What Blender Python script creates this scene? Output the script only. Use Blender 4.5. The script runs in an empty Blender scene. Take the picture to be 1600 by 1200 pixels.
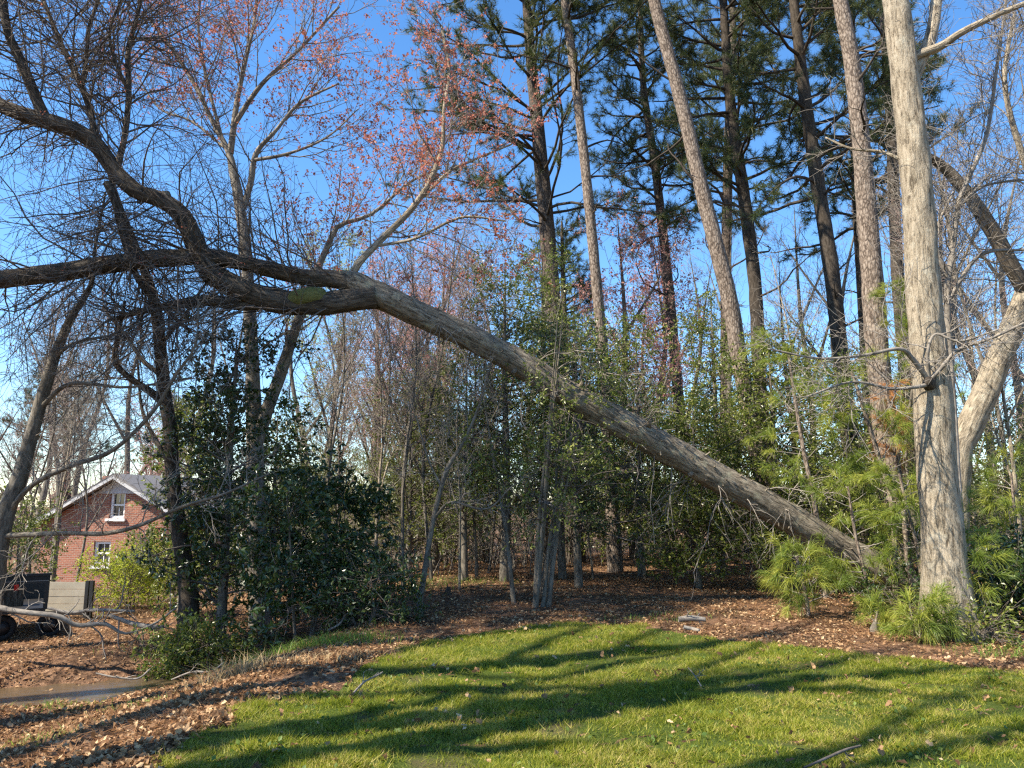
import bpy, bmesh, math
import numpy as np
from mathutils import Vector, Matrix
R_ = math.radians
sc = bpy.context.scene
COL = sc.collection
# ------------------------------------------------------------------ camera
CAMZ, PITCH, FPX = 1.65, R_(8.8), 1201.0
cam_d = bpy.data.cameras.new('camera'); cam = bpy.data.objects.new('camera', cam_d); COL.objects.link(cam)
cam.location = (0, 0, CAMZ); cam.rotation_euler = (R_(90) + PITCH, 0, 0)
cam_d.sensor_width = 36; cam_d.lens = 36 * FPX / 1600; cam_d.clip_start = .05; cam_d.clip_end = 3000
sc.camera = cam
# ------------------------------------------------------------------ sky and sun
SUN_AZ = math.atan2(-.9, -.436)          # compass angle of the sun, from +Y towards +X
SUN_EL = R_(48)
to_sun = Vector((math.sin(SUN_AZ) * math.cos(SUN_EL), math.cos(SUN_AZ) * math.cos(SUN_EL), math.sin(SUN_EL)))
wd = bpy.data.worlds.new('World'); sc.world = wd; wd.use_nodes = True
nt = wd.node_tree; bg = nt.nodes['Background']
sky = nt.nodes.new('ShaderNodeTexSky'); sky.sky_type = 'NISHITA'; sky.sun_disc = False
sky.sun_elevation = SUN_EL; sky.sun_rotation = SUN_AZ % (2 * math.pi)
sky.altitude = 0; sky.air_density = 1.0; sky.dust_density = .15; sky.ozone_density = 4.0
hs = nt.nodes.new('ShaderNodeHueSaturation'); hs.inputs['Saturation'].default_value = 1.19; hs.inputs['Value'].default_value = 1.17
nt.links.new(sky.outputs[0], hs.inputs['Color']); nt.links.new(hs.outputs[0], bg.inputs[0]); bg.inputs[1].default_value = .103
sun_d = bpy.data.lights.new('sun', 'SUN'); sun_d.energy = 5.0; sun_d.angle = R_(.53); sun_d.color = (1, .91, .76)
sun = bpy.data.objects.new('sun', sun_d); COL.objects.link(sun)
sun.rotation_euler = to_sun.to_track_quat('Z', 'Y').to_euler(); sun.location = to_sun * 60
vs = sc.view_settings; vs.view_transform = 'Standard'; vs.look = 'None'; vs.exposure = 1.34; vs.gamma = 1
vs.use_curve_mapping = False
cy = sc.cycles
cy.max_bounces = 6; cy.diffuse_bounces = 3; cy.glossy_bounces = 2; cy.transmission_bounces = 4; cy.transparent_max_bounces = 8
cy.caustics_reflective = False; cy.caustics_refractive = False; cy.sample_clamp_indirect = 4
cy.use_denoising = False
cy.pixel_filter_type = 'BLACKMAN_HARRIS'; cy.filter_width = 1.3

# ------------------------------------------------------------------ number helpers
rng = np.random.default_rng(7)
A = np.array
def nrm(v): return v / np.maximum(np.linalg.norm(v, axis=-1, keepdims=True), 1e-9)
def sst(a, b, x):
    t = np.clip((x - a) / (b - a), 0, 1); return t * t * (3 - 2 * t)
def ray(px, py):
    x, y = (px - 800) / FPX, -(py - 600) / FPX
    c, s = math.cos(PITCH), math.sin(PITCH)
    return A([x, c - y * s, s + y * c])
def W(px, py, d):                                  # the point d metres ahead that a picture position looks at
    r = ray(px, py); return A([0, 0, CAMZ]) + r * (d / r[1])
# creek centre line
CREEK = A([(-16, 6.2), (-11, 7.6), (-7.5, 8.7), (-5, 9.9), (-3.8, 10.9), (-2.4, 12.6), (-1.6, 15)], float)
def creek_dist(x, y):
    p = np.stack([x, y], -1); best = np.full(x.shape, 1e9); tt = np.zeros(x.shape)
    for i in range(len(CREEK) - 1):
        a, b = CREEK[i], CREEK[i + 1]; ab = b - a
        t = np.clip(((p - a) @ ab) / (ab @ ab), 0, 1)
        dd = np.linalg.norm(p - (a + t[..., None] * ab), axis=-1)
        m = dd < best; best = np.where(m, dd, best); tt = np.where(m, i + t, tt)
    return best, tt
def H(x, y):
    x = np.asarray(x, float); y = np.asarray(y, float)
    edge = -2.3 + np.clip(y - 5, 0, 8) * .12
    u = edge - x
    h = -.48 * sst(0, 2.8, u) * (1 - .35 * sst(12, 16, y))
    h = h - 1.55 * sst(13, 31, y) * sst(1, 9, u)
    d, t = creek_dist(x, y)
    h = h - .3 * np.exp(-(d / .95) ** 4) * sst(5.2, 4.0, t)
    n = .022 * np.sin(x * 1.7 + 1.3 * np.sin(y * .9)) * np.sin(y * 1.4 + x * .3) + .012 * np.sin(x * 4.1 + y * 2.3) * np.sin(y * 3.7 - x)
    n = n + .05 * np.sin(x * .5 + 2) * np.sin(y * .45) * sst(9, 14, y)
    n = n + .07 * np.exp(-(d / 1.1) ** 2) * sst(5.2, 4.0, t) * (np.sin(x * 6 + 2 * np.sin(y * 3)) * np.sin(y * 7 + x) + .6 * np.sin(x * 13 - y * 5))
    lawn = sst(9.5, 8, y) * sst(.3, -.3, u)
    n = n + lawn * (.022 * np.sin(x * 5.3 + 2 * np.sin(y * 2.1)) * np.sin(y * 6.1 + 1.5 * np.sin(x * 1.7)) + .012 * np.sin(x * 11 + y * 5) * np.sin(y * 13 - x * 4))
    return h + n
def G(px, py):                                     # where the line of sight meets the ground
    r = ray(px, py); o = A([0, 0, CAMZ]); prev = 1.0
    for t in np.arange(1.0, 90, .02):
        p = o + r * t
        if p[2] < H(p[0], p[1]): return p
    return o + r * 90
def cat(spec, K):                                  # smooth resample of rows (x,y,z,r)
    p = A(spec, float)
    if len(p) == 2: p = np.vstack([p[0], p.mean(0), p[1]])
    e = np.vstack([2 * p[0] - p[1], p, 2 * p[-1] - p[-2]])
    e[0, 3] = p[0, 3]; e[-1, 3] = p[-1, 3]
    seg = np.linalg.norm(np.diff(p[:, :3], axis=0), axis=1); cum = np.concatenate([[0], np.cumsum(seg)])
    s = np.linspace(0, cum[-1], K); i = np.clip(np.searchsorted(cum, s, side='right') - 1, 0, len(seg) - 1)
    t = ((s - cum[i]) / np.maximum(seg[i], 1e-6))[:, None]
    a, b, c, d = e[i], e[i + 1], e[i + 2], e[i + 3]
    q = .5 * (2 * b + (c - a) * t + (2 * a - 5 * b + 4 * c - d) * t * t + (3 * b - a - 3 * c + d) * t ** 3)
    q[:, 3] = (b[:, 3] * (1 - t[:, 0]) + c[:, 3] * t[:, 0])
    return q
def px_line(spec, K=24, dflt=None):                # rows (px,py,depth,width in px) -> smooth (K,4) world line
    rows = []
    for r in spec:
        w = W(r[0], r[1], r[2]); rows.append([*w, max(.004, r[3] * .5 * r[2] / FPX)])
    return cat(rows, K)
def arc(P): return np.linalg.norm(np.diff(P, axis=-2), axis=-1).sum(-1)

# ------------------------------------------------------------------ mesh collector
class Geo:
    def __init__(s): s.V = []; s.Q = []; s.T = []; s.B = []; s.N = []; s.n = 0
    def add(s, V, Q=None, T=None, B=None, N=None):
        if Q is not None and len(Q): s.Q.append(np.asarray(Q) + s.n)
        if T is not None and len(T): s.T.append(np.asarray(T) + s.n)
        s.V.append(V); s.B.append(B if B is not None else V); s.N.append(N if N is not None else np.full(len(V), .5)); s.n += len(V)
    def tubes(s, P, R, S=3, cap=False, lump=0, seed=0, flare=0, ridge=0):
        P = np.asarray(P, float); R = np.asarray(R, float)
        if P.ndim == 2: P = P[None]; R = R[None]
        N, K, _ = P.shape
        if N == 0: return
        T = np.empty_like(P); T[:, 1:-1] = P[:, 2:] - P[:, :-2]; T[:, 0] = P[:, 1] - P[:, 0]; T[:, -1] = P[:, -1] - P[:, -2]
        T = nrm(T); mean = nrm(P[:, -1] - P[:, 0])
        ref = np.where(np.abs(mean[:, 2:3]) > .8, A([[0, 1., 0]]), A([[0, 0, 1.]]))
        U = ref[:, None] - T * (T * ref[:, None]).sum(-1, keepdims=True); U = nrm(U); Vv = np.cross(T, U)
        a = np.arange(S) * 2 * math.pi / S
        rr = R[:, :, None] * np.ones(S)
        L = np.concatenate([np.zeros((N, 1)), np.cumsum(np.linalg.norm(np.diff(P, axis=1), axis=-1), 1)], 1)
        if lump:
            q = np.random.default_rng(seed + 5); l = L[:, :, None]
            m = np.zeros((N, K, S))
            for _ in range(9):
                m += np.sin(a * q.integers(1, 5) + l * q.uniform(.8, 9) * q.choice([-1, 1]) + q.uniform(0, 6)) * q.uniform(.3, 1)
            rr = rr * (1 + lump * m / 3)
        if ridge:
            q = np.random.default_rng(seed + 77); gk = max(4, K // 7); z_ = q.normal(size=(gk + 2, S)); f_ = np.linspace(0, gk, K); i_ = f_.astype(int); w_ = (f_ - i_)[:, None]
            rr = rr * (1 + ridge * (z_[i_] * (1 - w_) + z_[i_ + 1] * w_ + .5 * q.normal(size=(K, S))))
        if flare:
            rr = rr * (1 + flare * (.45 + .55 * np.cos(a * 5 + seed) * np.cos(a * 2 + 1)) * np.exp(-L[:, :, None] / .35))
        ca, sa = np.cos(a), np.sin(a)
        X = P[:, :, None] + rr[..., None] * (U[:, :, None] * ca[:, None] + Vv[:, :, None] * sa[:, None])
        r0 = R[:, :, None] * np.ones(S)
        off = rng.uniform(0, 50, (N, 1, 1))
        B = np.stack([r0 * ca + off, r0 * sa, L[:, :, None] + np.zeros(S) + off], -1)
        idx = np.arange(N * K * S).reshape(N, K, S); nx = np.roll(idx, -1, 2)
        Q = np.stack([idx[:, :-1], nx[:, :-1], nx[:, 1:], idx[:, 1:]], -1).reshape(-1, 4)
        Nn = np.repeat(rng.random(N), K * S)
        V = X.reshape(-1, 3); B = B.reshape(-1, 3); Tt = None
        if cap:
            e = P[:, -1] + T[:, -1] * R[:, -1:] * .25; base = len(V)
            V = np.vstack([V, e]); B = np.vstack([B, e]); Nn = np.concatenate([Nn, np.full(N, .5)])
            Tt = np.stack([idx[:, -1], nx[:, -1], np.broadcast_to((base + np.arange(N))[:, None], (N, S))], -1).reshape(-1, 3)
        s.add(V, Q, Tt, B, Nn)
    def tris(s): return sum(len(q) for q in s.Q) * 2 + sum(len(t) for t in s.T)
    def box(s, c, h, rot=None, n=.5):
        v = A([[x, y, z] for x in (-1, 1) for y in (-1, 1) for z in (-1, 1)], float) * A(h)
        if rot is not None: v = v @ A(rot).T
        q = A([[0, 1, 3, 2], [4, 6, 7, 5], [0, 4, 5, 1], [2, 3, 7, 6], [0, 2, 6, 4], [1, 5, 7, 3]])
        s.add(v + A(c), q, N=np.full(8, n))
    def build(s, name, mat, parent=None, base=None, smooth=True, kind=None):
        me = bpy.data.meshes.new(name)
        V = np.concatenate(s.V).astype(np.float32)
        if base is not None: V = V - A(base, np.float32)
        Q = np.concatenate(s.Q) if s.Q else np.zeros((0, 4), int); T = np.concatenate(s.T) if s.T else np.zeros((0, 3), int)
        me.vertices.add(len(V)); me.vertices.foreach_set('co', V.astype(np.float32).ravel())
        lp = np.concatenate([Q.ravel(), T.ravel()]).astype(np.int32)
        me.loops.add(len(lp)); me.loops.foreach_set('vertex_index', lp)
        st = np.concatenate([np.arange(len(Q)) * 4, len(Q) * 4 + np.arange(len(T)) * 3]).astype(np.int32)
        me.polygons.add(len(st)); me.polygons.foreach_set('loop_start', st)
        at = me.attributes.new('bk', 'FLOAT_VECTOR', 'POINT'); at.data.foreach_set('vector', np.concatenate(s.B).astype(np.float32).ravel())
        at = me.attributes.new('rnd', 'FLOAT', 'POINT'); at.data.foreach_set('value', np.concatenate(s.N).astype(np.float32))
        me.update(calc_edges=True)
        me.polygons.foreach_set('use_smooth', np.full(len(st), smooth))
        me.materials.append(mat)
        o = bpy.data.objects.new(name, me); COL.objects.link(o)
        if parent is not None: o.parent = parent
        elif base is not None: o.location = base
        if kind: o['kind'] = kind
        STATS.append((name, s.tris()))
        return o
STATS = []
def tag(o, label, cat_, group=None):
    o['label'] = label; o['category'] = cat_
    if group: o['group'] = group
    return o
def thing(name, base, label, cat_, group=None):
    o = bpy.data.objects.new(name, None); COL.objects.link(o); o.location = [float(v) for v in base]; o.empty_display_size = .2
    return tag(o, label, cat_, group)
def copy_tree(o, loc, rz, s, label=None, group=None):
    c = o.copy(); COL.objects.link(c); c.location = loc; c.rotation_euler = (0, 0, rz); c.scale = (s, s, s)
    if label: c['label'] = label
    if group: c['group'] = group
    for ch in list(o.children):
        d = ch.copy(); COL.objects.link(d); d.parent = c
        for g in list(ch.children):
            e = g.copy(); COL.objects.link(e); e.parent = d
    return c

# ------------------------------------------------------------------ growing
def grow(P, R, cnt, t0, t1, lo, hi, ang, K=5, up=0., wig=.25, rr=.5, rmax=.05, tip=.3, taper=.5, flat=0., rmin=.0022):
    """children of the lines P (N,K,3); cnt per line (int or array), length lo..hi (m), shorter towards the tip"""
    N, Kp, _ = P.shape
    cnt = np.broadcast_to(np.asarray(cnt), (N,)).astype(int)
    idx = np.repeat(np.arange(N), cnt); M = len(idx)
    if M == 0: return np.zeros((0, K, 3)), np.zeros((0, K))
    order = np.concatenate([np.arange(c) for c in cnt]); t = (order + rng.random(M)) / np.maximum(cnt[idx], 1)
    t = t0 + (t1 - t0) * t
    f = np.clip(t * (Kp - 1), 0, Kp - 1.001); i = f.astype(int); fr = (f - i)[:, None]
    p = P[idx, i] * (1 - fr) + P[idx, i + 1] * fr
    r = R[idx, i] * (1 - fr[:, 0]) + R[idx, i + 1] * fr[:, 0]
    tan = nrm(P[idx, i + 1] - P[idx, i])
    v = rng.normal(size=(M, 3)); v[:, 2] *= (1 - flat); v = v - tan * (v * tan).sum(-1, keepdims=True); v = nrm(v)
    an = np.radians(rng.uniform(ang[0], ang[1], M))[:, None]
    d = nrm(np.cos(an) * tan + np.sin(an) * v)
    L = rng.uniform(lo, hi, M) * (1 - taper * t)
    out = np.empty((M, K, 3)); out[:, 0] = p; st = (L / (K - 1))[:, None]
    for k in range(1, K):
        d = nrm(d + rng.normal(size=(M, 3)) * wig + A([0, 0, up]))
        out[:, k] = out[:, k - 1] + d * st
    r0 = np.minimum(np.maximum(r * rr, rmin * 1.2), np.minimum(rmax, r * .9 + .001))
    rad = np.maximum(r0[:, None] * np.linspace(1, tip, K), rmin)
    return out, rad
def stack(lines, K=24):
    P = []; Rr = []
    for l in lines:
        q = cat(l, K) if len(l) != K else l
        P.append(q[:, :3]); Rr.append(q[:, 3])
    return np.stack(P), np.stack(Rr)
def perp(d):
    v = rng.normal(size=d.shape); return nrm(np.cross(d, v))
def leaves(g, p, d, size, jit=.3, fold=.35, wid=.45, droop=0.):
    """folded leaves, base p (M,3) pointing along d"""
    M = len(p); s = (size * rng.uniform(1 - jit, 1 + jit, M))[:, None]
    d = nrm(d + A([0, 0, -droop])); sd = perp(d); n = np.cross(d, sd)
    mid = p + d * s * .5
    v = np.stack([p, mid + sd * s * wid * .5 + n * s * fold * .35, p + d * s, mid - sd * s * wid * .5 + n * s * fold * .35], 1).reshape(-1, 3)
    b = np.arange(M)[:, None] * 4
    t = np.concatenate([b + A([0, 1, 2]), b + A([0, 2, 3])])
    g.add(v, None, t, N=np.repeat(rng.random(M), 4))
def leaf_on(P, per, t0=.15, t1=1., spread=.9):
    N, K, _ = P.shape; idx = np.repeat(np.arange(N), per); M = len(idx)
    f = np.clip((t0 + (t1 - t0) * rng.random(M)) * (K - 1), 0, K - 1.001); i = f.astype(int); fr = (f - i)[:, None]
    p = P[idx, i] * (1 - fr) + P[idx, i + 1] * fr; tan = nrm(P[idx, i + 1] - P[idx, i])
    d = nrm(tan * .6 + rng.normal(size=(M, 3)) * spread)
    return p, d
def needles(g, p, d, n, length, w, spread=.8, back=.12, droop=0.):
    """n needles in a brush round each shoot tip p (M,3) with direction d"""
    M = len(p); P = np.repeat(p, n, 0); D = np.repeat(d, n, 0); m = len(P); tn = np.repeat(rng.random(M), n)
    P = P - D * rng.uniform(0, back, (m, 1))
    dd = nrm(D * rng.uniform(.2, 1.1, (m, 1)) + rng.normal(size=(m, 3)) * spread)
    L = length * rng.uniform(.65, 1.1, (m, 1)); sd = perp(dd) * w * .5
    if droop:
        a = P + dd * L * .5; e = a + nrm(dd + A([0, 0, -droop])) * L * .5
        v = np.stack([P - sd, P + sd, a + sd * .9, a - sd * .9, e], 1).reshape(-1, 3); b = np.arange(m)[:, None] * 5
        g.add(v, b + A([0, 1, 2, 3]), b + A([3, 2, 4]), N=np.repeat(np.clip(tn + rng.normal(size=m) * .12, 0, 1), 5))
    else:
        v = np.stack([P - sd, P + sd, P + dd * L], 1).reshape(-1, 3); b = np.arange(m)[:, None] * 3
        g.add(v, None, b + A([0, 1, 2]), N=np.repeat(np.clip(tn + rng.normal(size=m) * .12, 0, 1), 3))

# ------------------------------------------------------------------ materials
def new_mat(name):
    m = bpy.data.materials.new(name); m.use_nodes = True; t = m.node_tree; t.nodes.clear()
    out = t.nodes.new('ShaderNodeOutputMaterial'); return m, t, out
def node(t, ty, **kw):
    n = t.nodes.new(ty)
    for k, v in kw.items():
        if k in n.inputs: n.inputs[k].default_value = v
        else: setattr(n, k, v)
    return n
def ramp(t, stops, src, interp='LINEAR'):
    r = t.nodes.new('ShaderNodeValToRGB'); cr = r.color_ramp; cr.interpolation = interp
    while len(cr.elements) < len(stops): cr.elements.new(.5)
    for e, (p, c) in zip(cr.elements, stops): e.position = p; e.color = (*c, 1)
    t.links.new(src, r.inputs[0]); return r.outputs[0]
def attr(t, name, out='Vector'): return node(t, 'ShaderNodeAttribute', attribute_name=name).outputs[out]
def mapping(t, src, scale):
    m = t.nodes.new('ShaderNodeMapping'); m.inputs['Scale'].default_value = scale; t.links.new(src, m.inputs[0]); return m.outputs[0]
def noise(t, vec, scale, detail=4, rough=.6, dist=0.):
    n = node(t, 'ShaderNodeTexNoise', Scale=scale, Detail=detail, Roughness=rough, Distortion=dist); t.links.new(vec, n.inputs['Vector']); return n.outputs['Fac']
def mixc(t, f, a, b, mode='MIX'):
    m = t.nodes.new('ShaderNodeMix'); m.data_type = 'RGBA'; m.blend_type = mode
    for k, v in ((0, f), (6, a), (7, b)):
        if hasattr(v, 'links'): t.links.new(v, m.inputs[k])
        else: m.inputs[k].default_value = (*v, 1) if isinstance(v, tuple) else v
    return m.outputs[2]
def math_(t, op, a, b):
    m = t.nodes.new('ShaderNodeMath'); m.operation = op
    for k, v in ((0, a), (1, b)):
        if hasattr(v, 'links'): t.links.new(v, m.inputs[k])
        else: m.inputs[k].default_value = v
    return m.outputs[0]
def bark(name, dark, mid, lite, sc_=16, st=.22, bump=.6, depth=.02, cracks=0., patch=None):
    m, t, out = new_mat(name); v = attr(t, 'bk')
    n1 = noise(t, mapping(t, v, (sc_, sc_, sc_ * st)), 1.0, 6, .65, .6)
    n2 = noise(t, v, 2.2, 3); n3 = noise(t, mapping(t, v, (sc_ * 4, sc_ * 4, sc_ * 1.6)), 1., 3)
    h = math_(t, 'ADD', math_(t, 'MULTIPLY', n1, .75), math_(t, 'MULTIPLY', n3, .25))
    if cracks:
        vo = node(t, 'ShaderNodeTexVoronoi', feature='DISTANCE_TO_EDGE', Scale=1.0, Randomness=1.0)
        t.links.new(mapping(t, v, (cracks, cracks, cracks * .4)), vo.inputs['Vector'])
        e = math_(t, 'MINIMUM', math_(t, 'MULTIPLY', vo.outputs['Distance'], 3.2), 1.)
        h = math_(t, 'ADD', math_(t, 'MULTIPLY', h, .8), math_(t, 'MULTIPLY', e, .2))
    c = ramp(t, [(.38, dark), (.5, mid), (.63, lite)], h)
    c = mixc(t, math_(t, 'MULTIPLY', n2, .5), c, tuple(x * .6 for x in mid))
    if patch:
        c = mixc(t, ramp(t, [(.55, (0, 0, 0)), (.7, (1, 1, 1))], noise(t, v, 5.5, 5)), c, patch)
    b = node(t, 'ShaderNodeBump', Strength=bump, Distance=depth); t.links.new(h, b.inputs['Height'])
    p = node(t, 'ShaderNodeBsdfPrincipled', Roughness=.9); p.inputs['Specular IOR Level'].default_value = .15
    t.links.new(c, p.inputs['Base Color']); t.links.new(b.outputs[0], p.inputs['Normal']); t.links.new(p.outputs[0], out.inputs[0])
    return m
def leafmat(name, stops, rough=.45, trans=.35, tcol=(.2, .3, .03), spec=.4, patch=0.):
    m, t, out = new_mat(name); r = attr(t, 'rnd', 'Fac')
    if patch:
        geo = node(t, 'ShaderNodeNewGeometry'); n = math_(t, 'ADD', math_(t, 'MULTIPLY', noise(t, geo.outputs['Position'], patch, 3, .6), .55), math_(t, 'MULTIPLY', noise(t, geo.outputs['Position'], patch * 6, 3, .65), .45))
        r = math_(t, 'ADD', math_(t, 'MULTIPLY', r, .45), math_(t, 'MULTIPLY', math_(t, 'SUBTRACT', n, .29), 1.5))
    c = ramp(t, stops, r)
    p = node(t, 'ShaderNodeBsdfPrincipled', Roughness=rough); p.inputs['Specular IOR Level'].default_value = spec
    t.links.new(c, p.inputs['Base Color'])
    if trans:
        tr = t.nodes.new('ShaderNodeBsdfTranslucent'); t.links.new(mixc(t, .5, c, tcol), tr.inputs[0])
        mx = node(t, 'ShaderNodeMixShader'); mx.inputs[0].default_value = trans
        t.links.new(p.outputs[0], mx.inputs[1]); t.links.new(tr.outputs[0], mx.inputs[2]); t.links.new(mx.outputs[0], out.inputs[0])
    else: t.links.new(p.outputs[0], out.inputs[0])
    return m
def plain(name, c, rough=.6, metal=0., var=.25, scale=6., spec=.3, bump=0.):
    m, t, out = new_mat(name); geo = node(t, 'ShaderNodeTexCoord')
    n = noise(t, geo.outputs['Object'], scale, 5)
    cc = mixc(t, n, tuple(x * (1 - var) for x in c), tuple(min(1, x * (1 + var)) for x in c))
    p = node(t, 'ShaderNodeBsdfPrincipled', Roughness=rough, Metallic=metal); p.inputs['Specular IOR Level'].default_value = spec
    t.links.new(cc, p.inputs['Base Color'])
    if bump:
        b = node(t, 'ShaderNodeBump', Strength=bump, Distance=.01); t.links.new(n, b.inputs['Height']); t.links.new(b.outputs[0], p.inputs['Normal'])
    t.links.new(p.outputs[0], out.inputs[0]); return m
M = {}
M['fallen'] = bark('fallen_bark', (.035, .028, .02), (.205, .17, .125), (.38, .325, .245), 30, .18, 1., .04, patch=(.31, .285, .2))
M['limb'] = bark('limb_bark_shaded', (.022, .018, .014), (.09, .074, .057), (.185, .155, .12), 28, .2, 1., .03)  # fallen tree's bark darkened, shade on its limbs put into the colour
M['moss'] = bark('moss_bark', (.06, .06, .02), (.15, .15, .05), (.22, .21, .09), 40, .8, .8, .012)
M['pale'] = bark('pale_bark', (.06, .045, .03), (.32, .265, .19), (.47, .40, .30), 24, .19, 1., .045, patch=(.40, .355, .27))
M['grey'] = bark('grey_bark', (.06, .05, .04), (.16, .14, .11), (.26, .23, .19), 22, .25, .8, .015)
M['maple'] = bark('maple_bark', (.09, .075, .06), (.24, .21, .17), (.38, .34, .28), 22, .25, .8, .015)
M['dark'] = bark('dark_bark', (.02, .016, .012), (.065, .052, .04), (.12, .1, .08), 22, .3, .8, .015)
M['pine'] = bark('pine_bark', (.03, .022, .017), (.11, .085, .066), (.19, .15, .12), 18, .3, 1., .03, cracks=20)
M['pinelit'] = bark('pine_bark_lit', (.05, .036, .028), (.23, .18, .14), (.34, .28, .225), 18, .3, 1., .03, cracks=20)  # pine bark lightened, sunlight on the stems put into the colour
M['twig'] = bark('twig_bark', (.06, .047, .04), (.14, .115, .095), (.22, .19, .16), 14, .5, .2, .004)
M['twigpale'] = bark('pale_twig_bark', (.11, .095, .08), (.24, .21, .175), (.36, .32, .27), 14, .5, .2, .004)
M['twigred'] = bark('reddish_twig_bark', (.13, .09, .075), (.26, .19, .165), (.36, .29, .25), 14, .5, .2, .004)
M['bud'] = leafmat('red_bud', [(0, (.30, .085, .065)), (.5, (.43, .15, .10)), (1, (.50, .23, .15))], .6, .4, (.6, .22, .14))
M['budpink'] = leafmat('pink_bud', [(0, (.40, .15, .13)), (.5, (.48, .22, .18)), (1, (.5, .28, .2))], .6, .4, (.6, .3, .25))
M['holly'] = leafmat('holly_leaf_shaded', [(0, (.014, .030, .008)), (.5, (.028, .054, .013)), (.85, (.05, .08, .02)), (1, (.11, .12, .035))], .3, .15, (.14, .22, .03), .5)  # dark copy of the holly leaf, shade put into the colour
M['hollylit'] = leafmat('holly_leaf_lit', [(0, (.045, .062, .012)), (.45, (.12, .15, .026)), (.8, (.22, .24, .045)), (1, (.34, .33, .1))], .36, .38, (.22, .32, .04), .5)  # bright copy of the holly leaf, sunlight put into the colour
M['olive'] = leafmat('olive_leaf', [(0, (.06, .08, .02)), (.5, (.12, .14, .035)), (1, (.22, .2, .07))], .5, .4, (.25, .3, .05))
M['lime'] = leafmat('lime_leaf', [(0, (.25, .31, .02)), (.5, (.4, .44, .03)), (1, (.55, .55, .08))], .5, .5, (.5, .55, .06))
M['palegreen'] = leafmat('pale_green_leaf', [(0, (.2, .24, .08)), (1, (.36, .38, .16))], .5, .5, (.5, .55, .2))
M['needle'] = leafmat('pine_needle', [(0, (.02, .04, .016)), (.5, (.04, .065, .022)), (.85, (.08, .095, .03)), (1, (.15, .14, .05))], .5, .25, (.2, .22, .05), .3)
M['needle_young'] = leafmat('young_pine_needle', [(0, (.11, .17, .035)), (.5, (.21, .27, .045)), (1, (.42, .42, .08))], .45, .45, (.4, .45, .06), .3)  # young white pine's own yellow green
M['deadneedle'] = leafmat('dead_needle', [(0, (.3, .13, .05)), (1, (.5, .25, .1))], .7, .3, (.5, .25, .1), .2)
M['dleaf'] = leafmat('dead_leaf', [(0, (.085, .045, .021)), (.35, (.24, .13, .062)), (.7, (.41, .25, .125)), (1, (.62, .45, .26))], .7, .25, (.45, .25, .12), .2)
M['straw'] = leafmat('straw', [(0, (.3, .21, .1)), (1, (.55, .42, .24))], .7, .35, (.5, .4, .2), .2)
M['grass'] = leafmat('grass_blade', [(.16, (.05, .08, .008)), (.4, (.165, .205, .015)), (.58, (.30, .30, .03)), (.8, (.46, .37, .12))], .5, .45, (.36, .42, .03), .3, patch=1.1)
M['weed'] = leafmat('weed_leaf', [(0, (.06, .11, .02)), (1, (.16, .22, .04))], .5, .35, (.2, .28, .04), .3)
M['pstraw'] = leafmat('pine_straw', [(0, (.16, .07, .03)), (.6, (.34, .17, .075)), (1, (.5, .3, .15))], .7, .2, (.4, .2, .1), .2)
M['tuft'] = leafmat('tuft_blade', [(0, (.10, .19, .03)), (1, (.25, .35, .06))], .45, .45, (.3, .42, .05), .3)

# ------------------------------------------------------------------ ground, lawn, creek
def ground_material():
    m, t, out = new_mat('leaf_litter_ground'); g = node(t, 'ShaderNodeNewGeometry'); p = g.outputs['Position']
    n1 = noise(t, p, 26, 6, .7); n2 = noise(t, p, 1.1, 4); vo = node(t, 'ShaderNodeTexVoronoi', Scale=15.); t.links.new(p, vo.inputs['Vector'])
    c = ramp(t, [(.28, (.035, .02, .012)), (.45, (.15, .082, .048)), (.6, (.29, .165, .095)), (.75, (.42, .27, .165))], math_(t, 'ADD', math_(t, 'MULTIPLY', n1, .6), math_(t, 'MULTIPLY', vo.outputs['Color'], .4)))
    c = mixc(t, ramp(t, [(.45, (0, 0, 0)), (.62, (.85, .85, .85))], n2), c, (.075, .05, .032))
    b = node(t, 'ShaderNodeBump', Strength=.9, Distance=.05); t.links.new(n1, b.inputs['Height'])
    s = node(t, 'ShaderNodeBsdfPrincipled', Roughness=.9); s.inputs['Specular IOR Level'].default_value = .1
    t.links.new(c, s.inputs['Base Color']); t.links.new(b.outputs[0], s.inputs['Normal']); t.links.new(s.outputs[0], out.inputs[0]); return m
def lawn_material():
    m, t, out = new_mat('lawn_soil'); g = node(t, 'ShaderNodeNewGeometry'); p = g.outputs['Position']
    n1 = noise(t, p, 40, 5, .7); n2 = noise(t, p, 1.3, 4)
    c = ramp(t, [(.3, (.03, .045, .01)), (.5, (.06, .085, .014)), (.7, (.10, .115, .025))], n1)
    c = mixc(t, ramp(t, [(.52, (0, 0, 0)), (.68, (.8, .8, .8))], n2), c, (.10, .075, .04))
    b = node(t, 'ShaderNodeBump', Strength=.8, Distance=.03); t.links.new(n1, b.inputs['Height'])
    s = node(t, 'ShaderNodeBsdfPrincipled', Roughness=.95); s.inputs['Specular IOR Level'].default_value = .1
    t.links.new(c, s.inputs['Base Color']); t.links.new(b.outputs[0], s.inputs['Normal']); t.links.new(s.outputs[0], out.inputs[0]); return m
def axis(fine0, fine1, step, far):
    a = np.arange(fine0, fine1 + 1e-6, step); o = []; s = step; v = fine1
    while v < far: s *= 1.25; v += s; o.append(v)
    o2 = []; s = step; v = fine0
    while v > -far: s *= 1.25; v -= s; o2.append(v)
    return np.concatenate([o2[::-1], a, o])
gx, gy = axis(-14, 14, .14, 700), axis(1, 24, .14, 700)
X, Y = np.meshgrid(gx, gy, indexing='ij'); Z = H(X, Y)
g = Geo(); nx, ny = X.shape; idx = np.arange(nx * ny).reshape(nx, ny)
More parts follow.
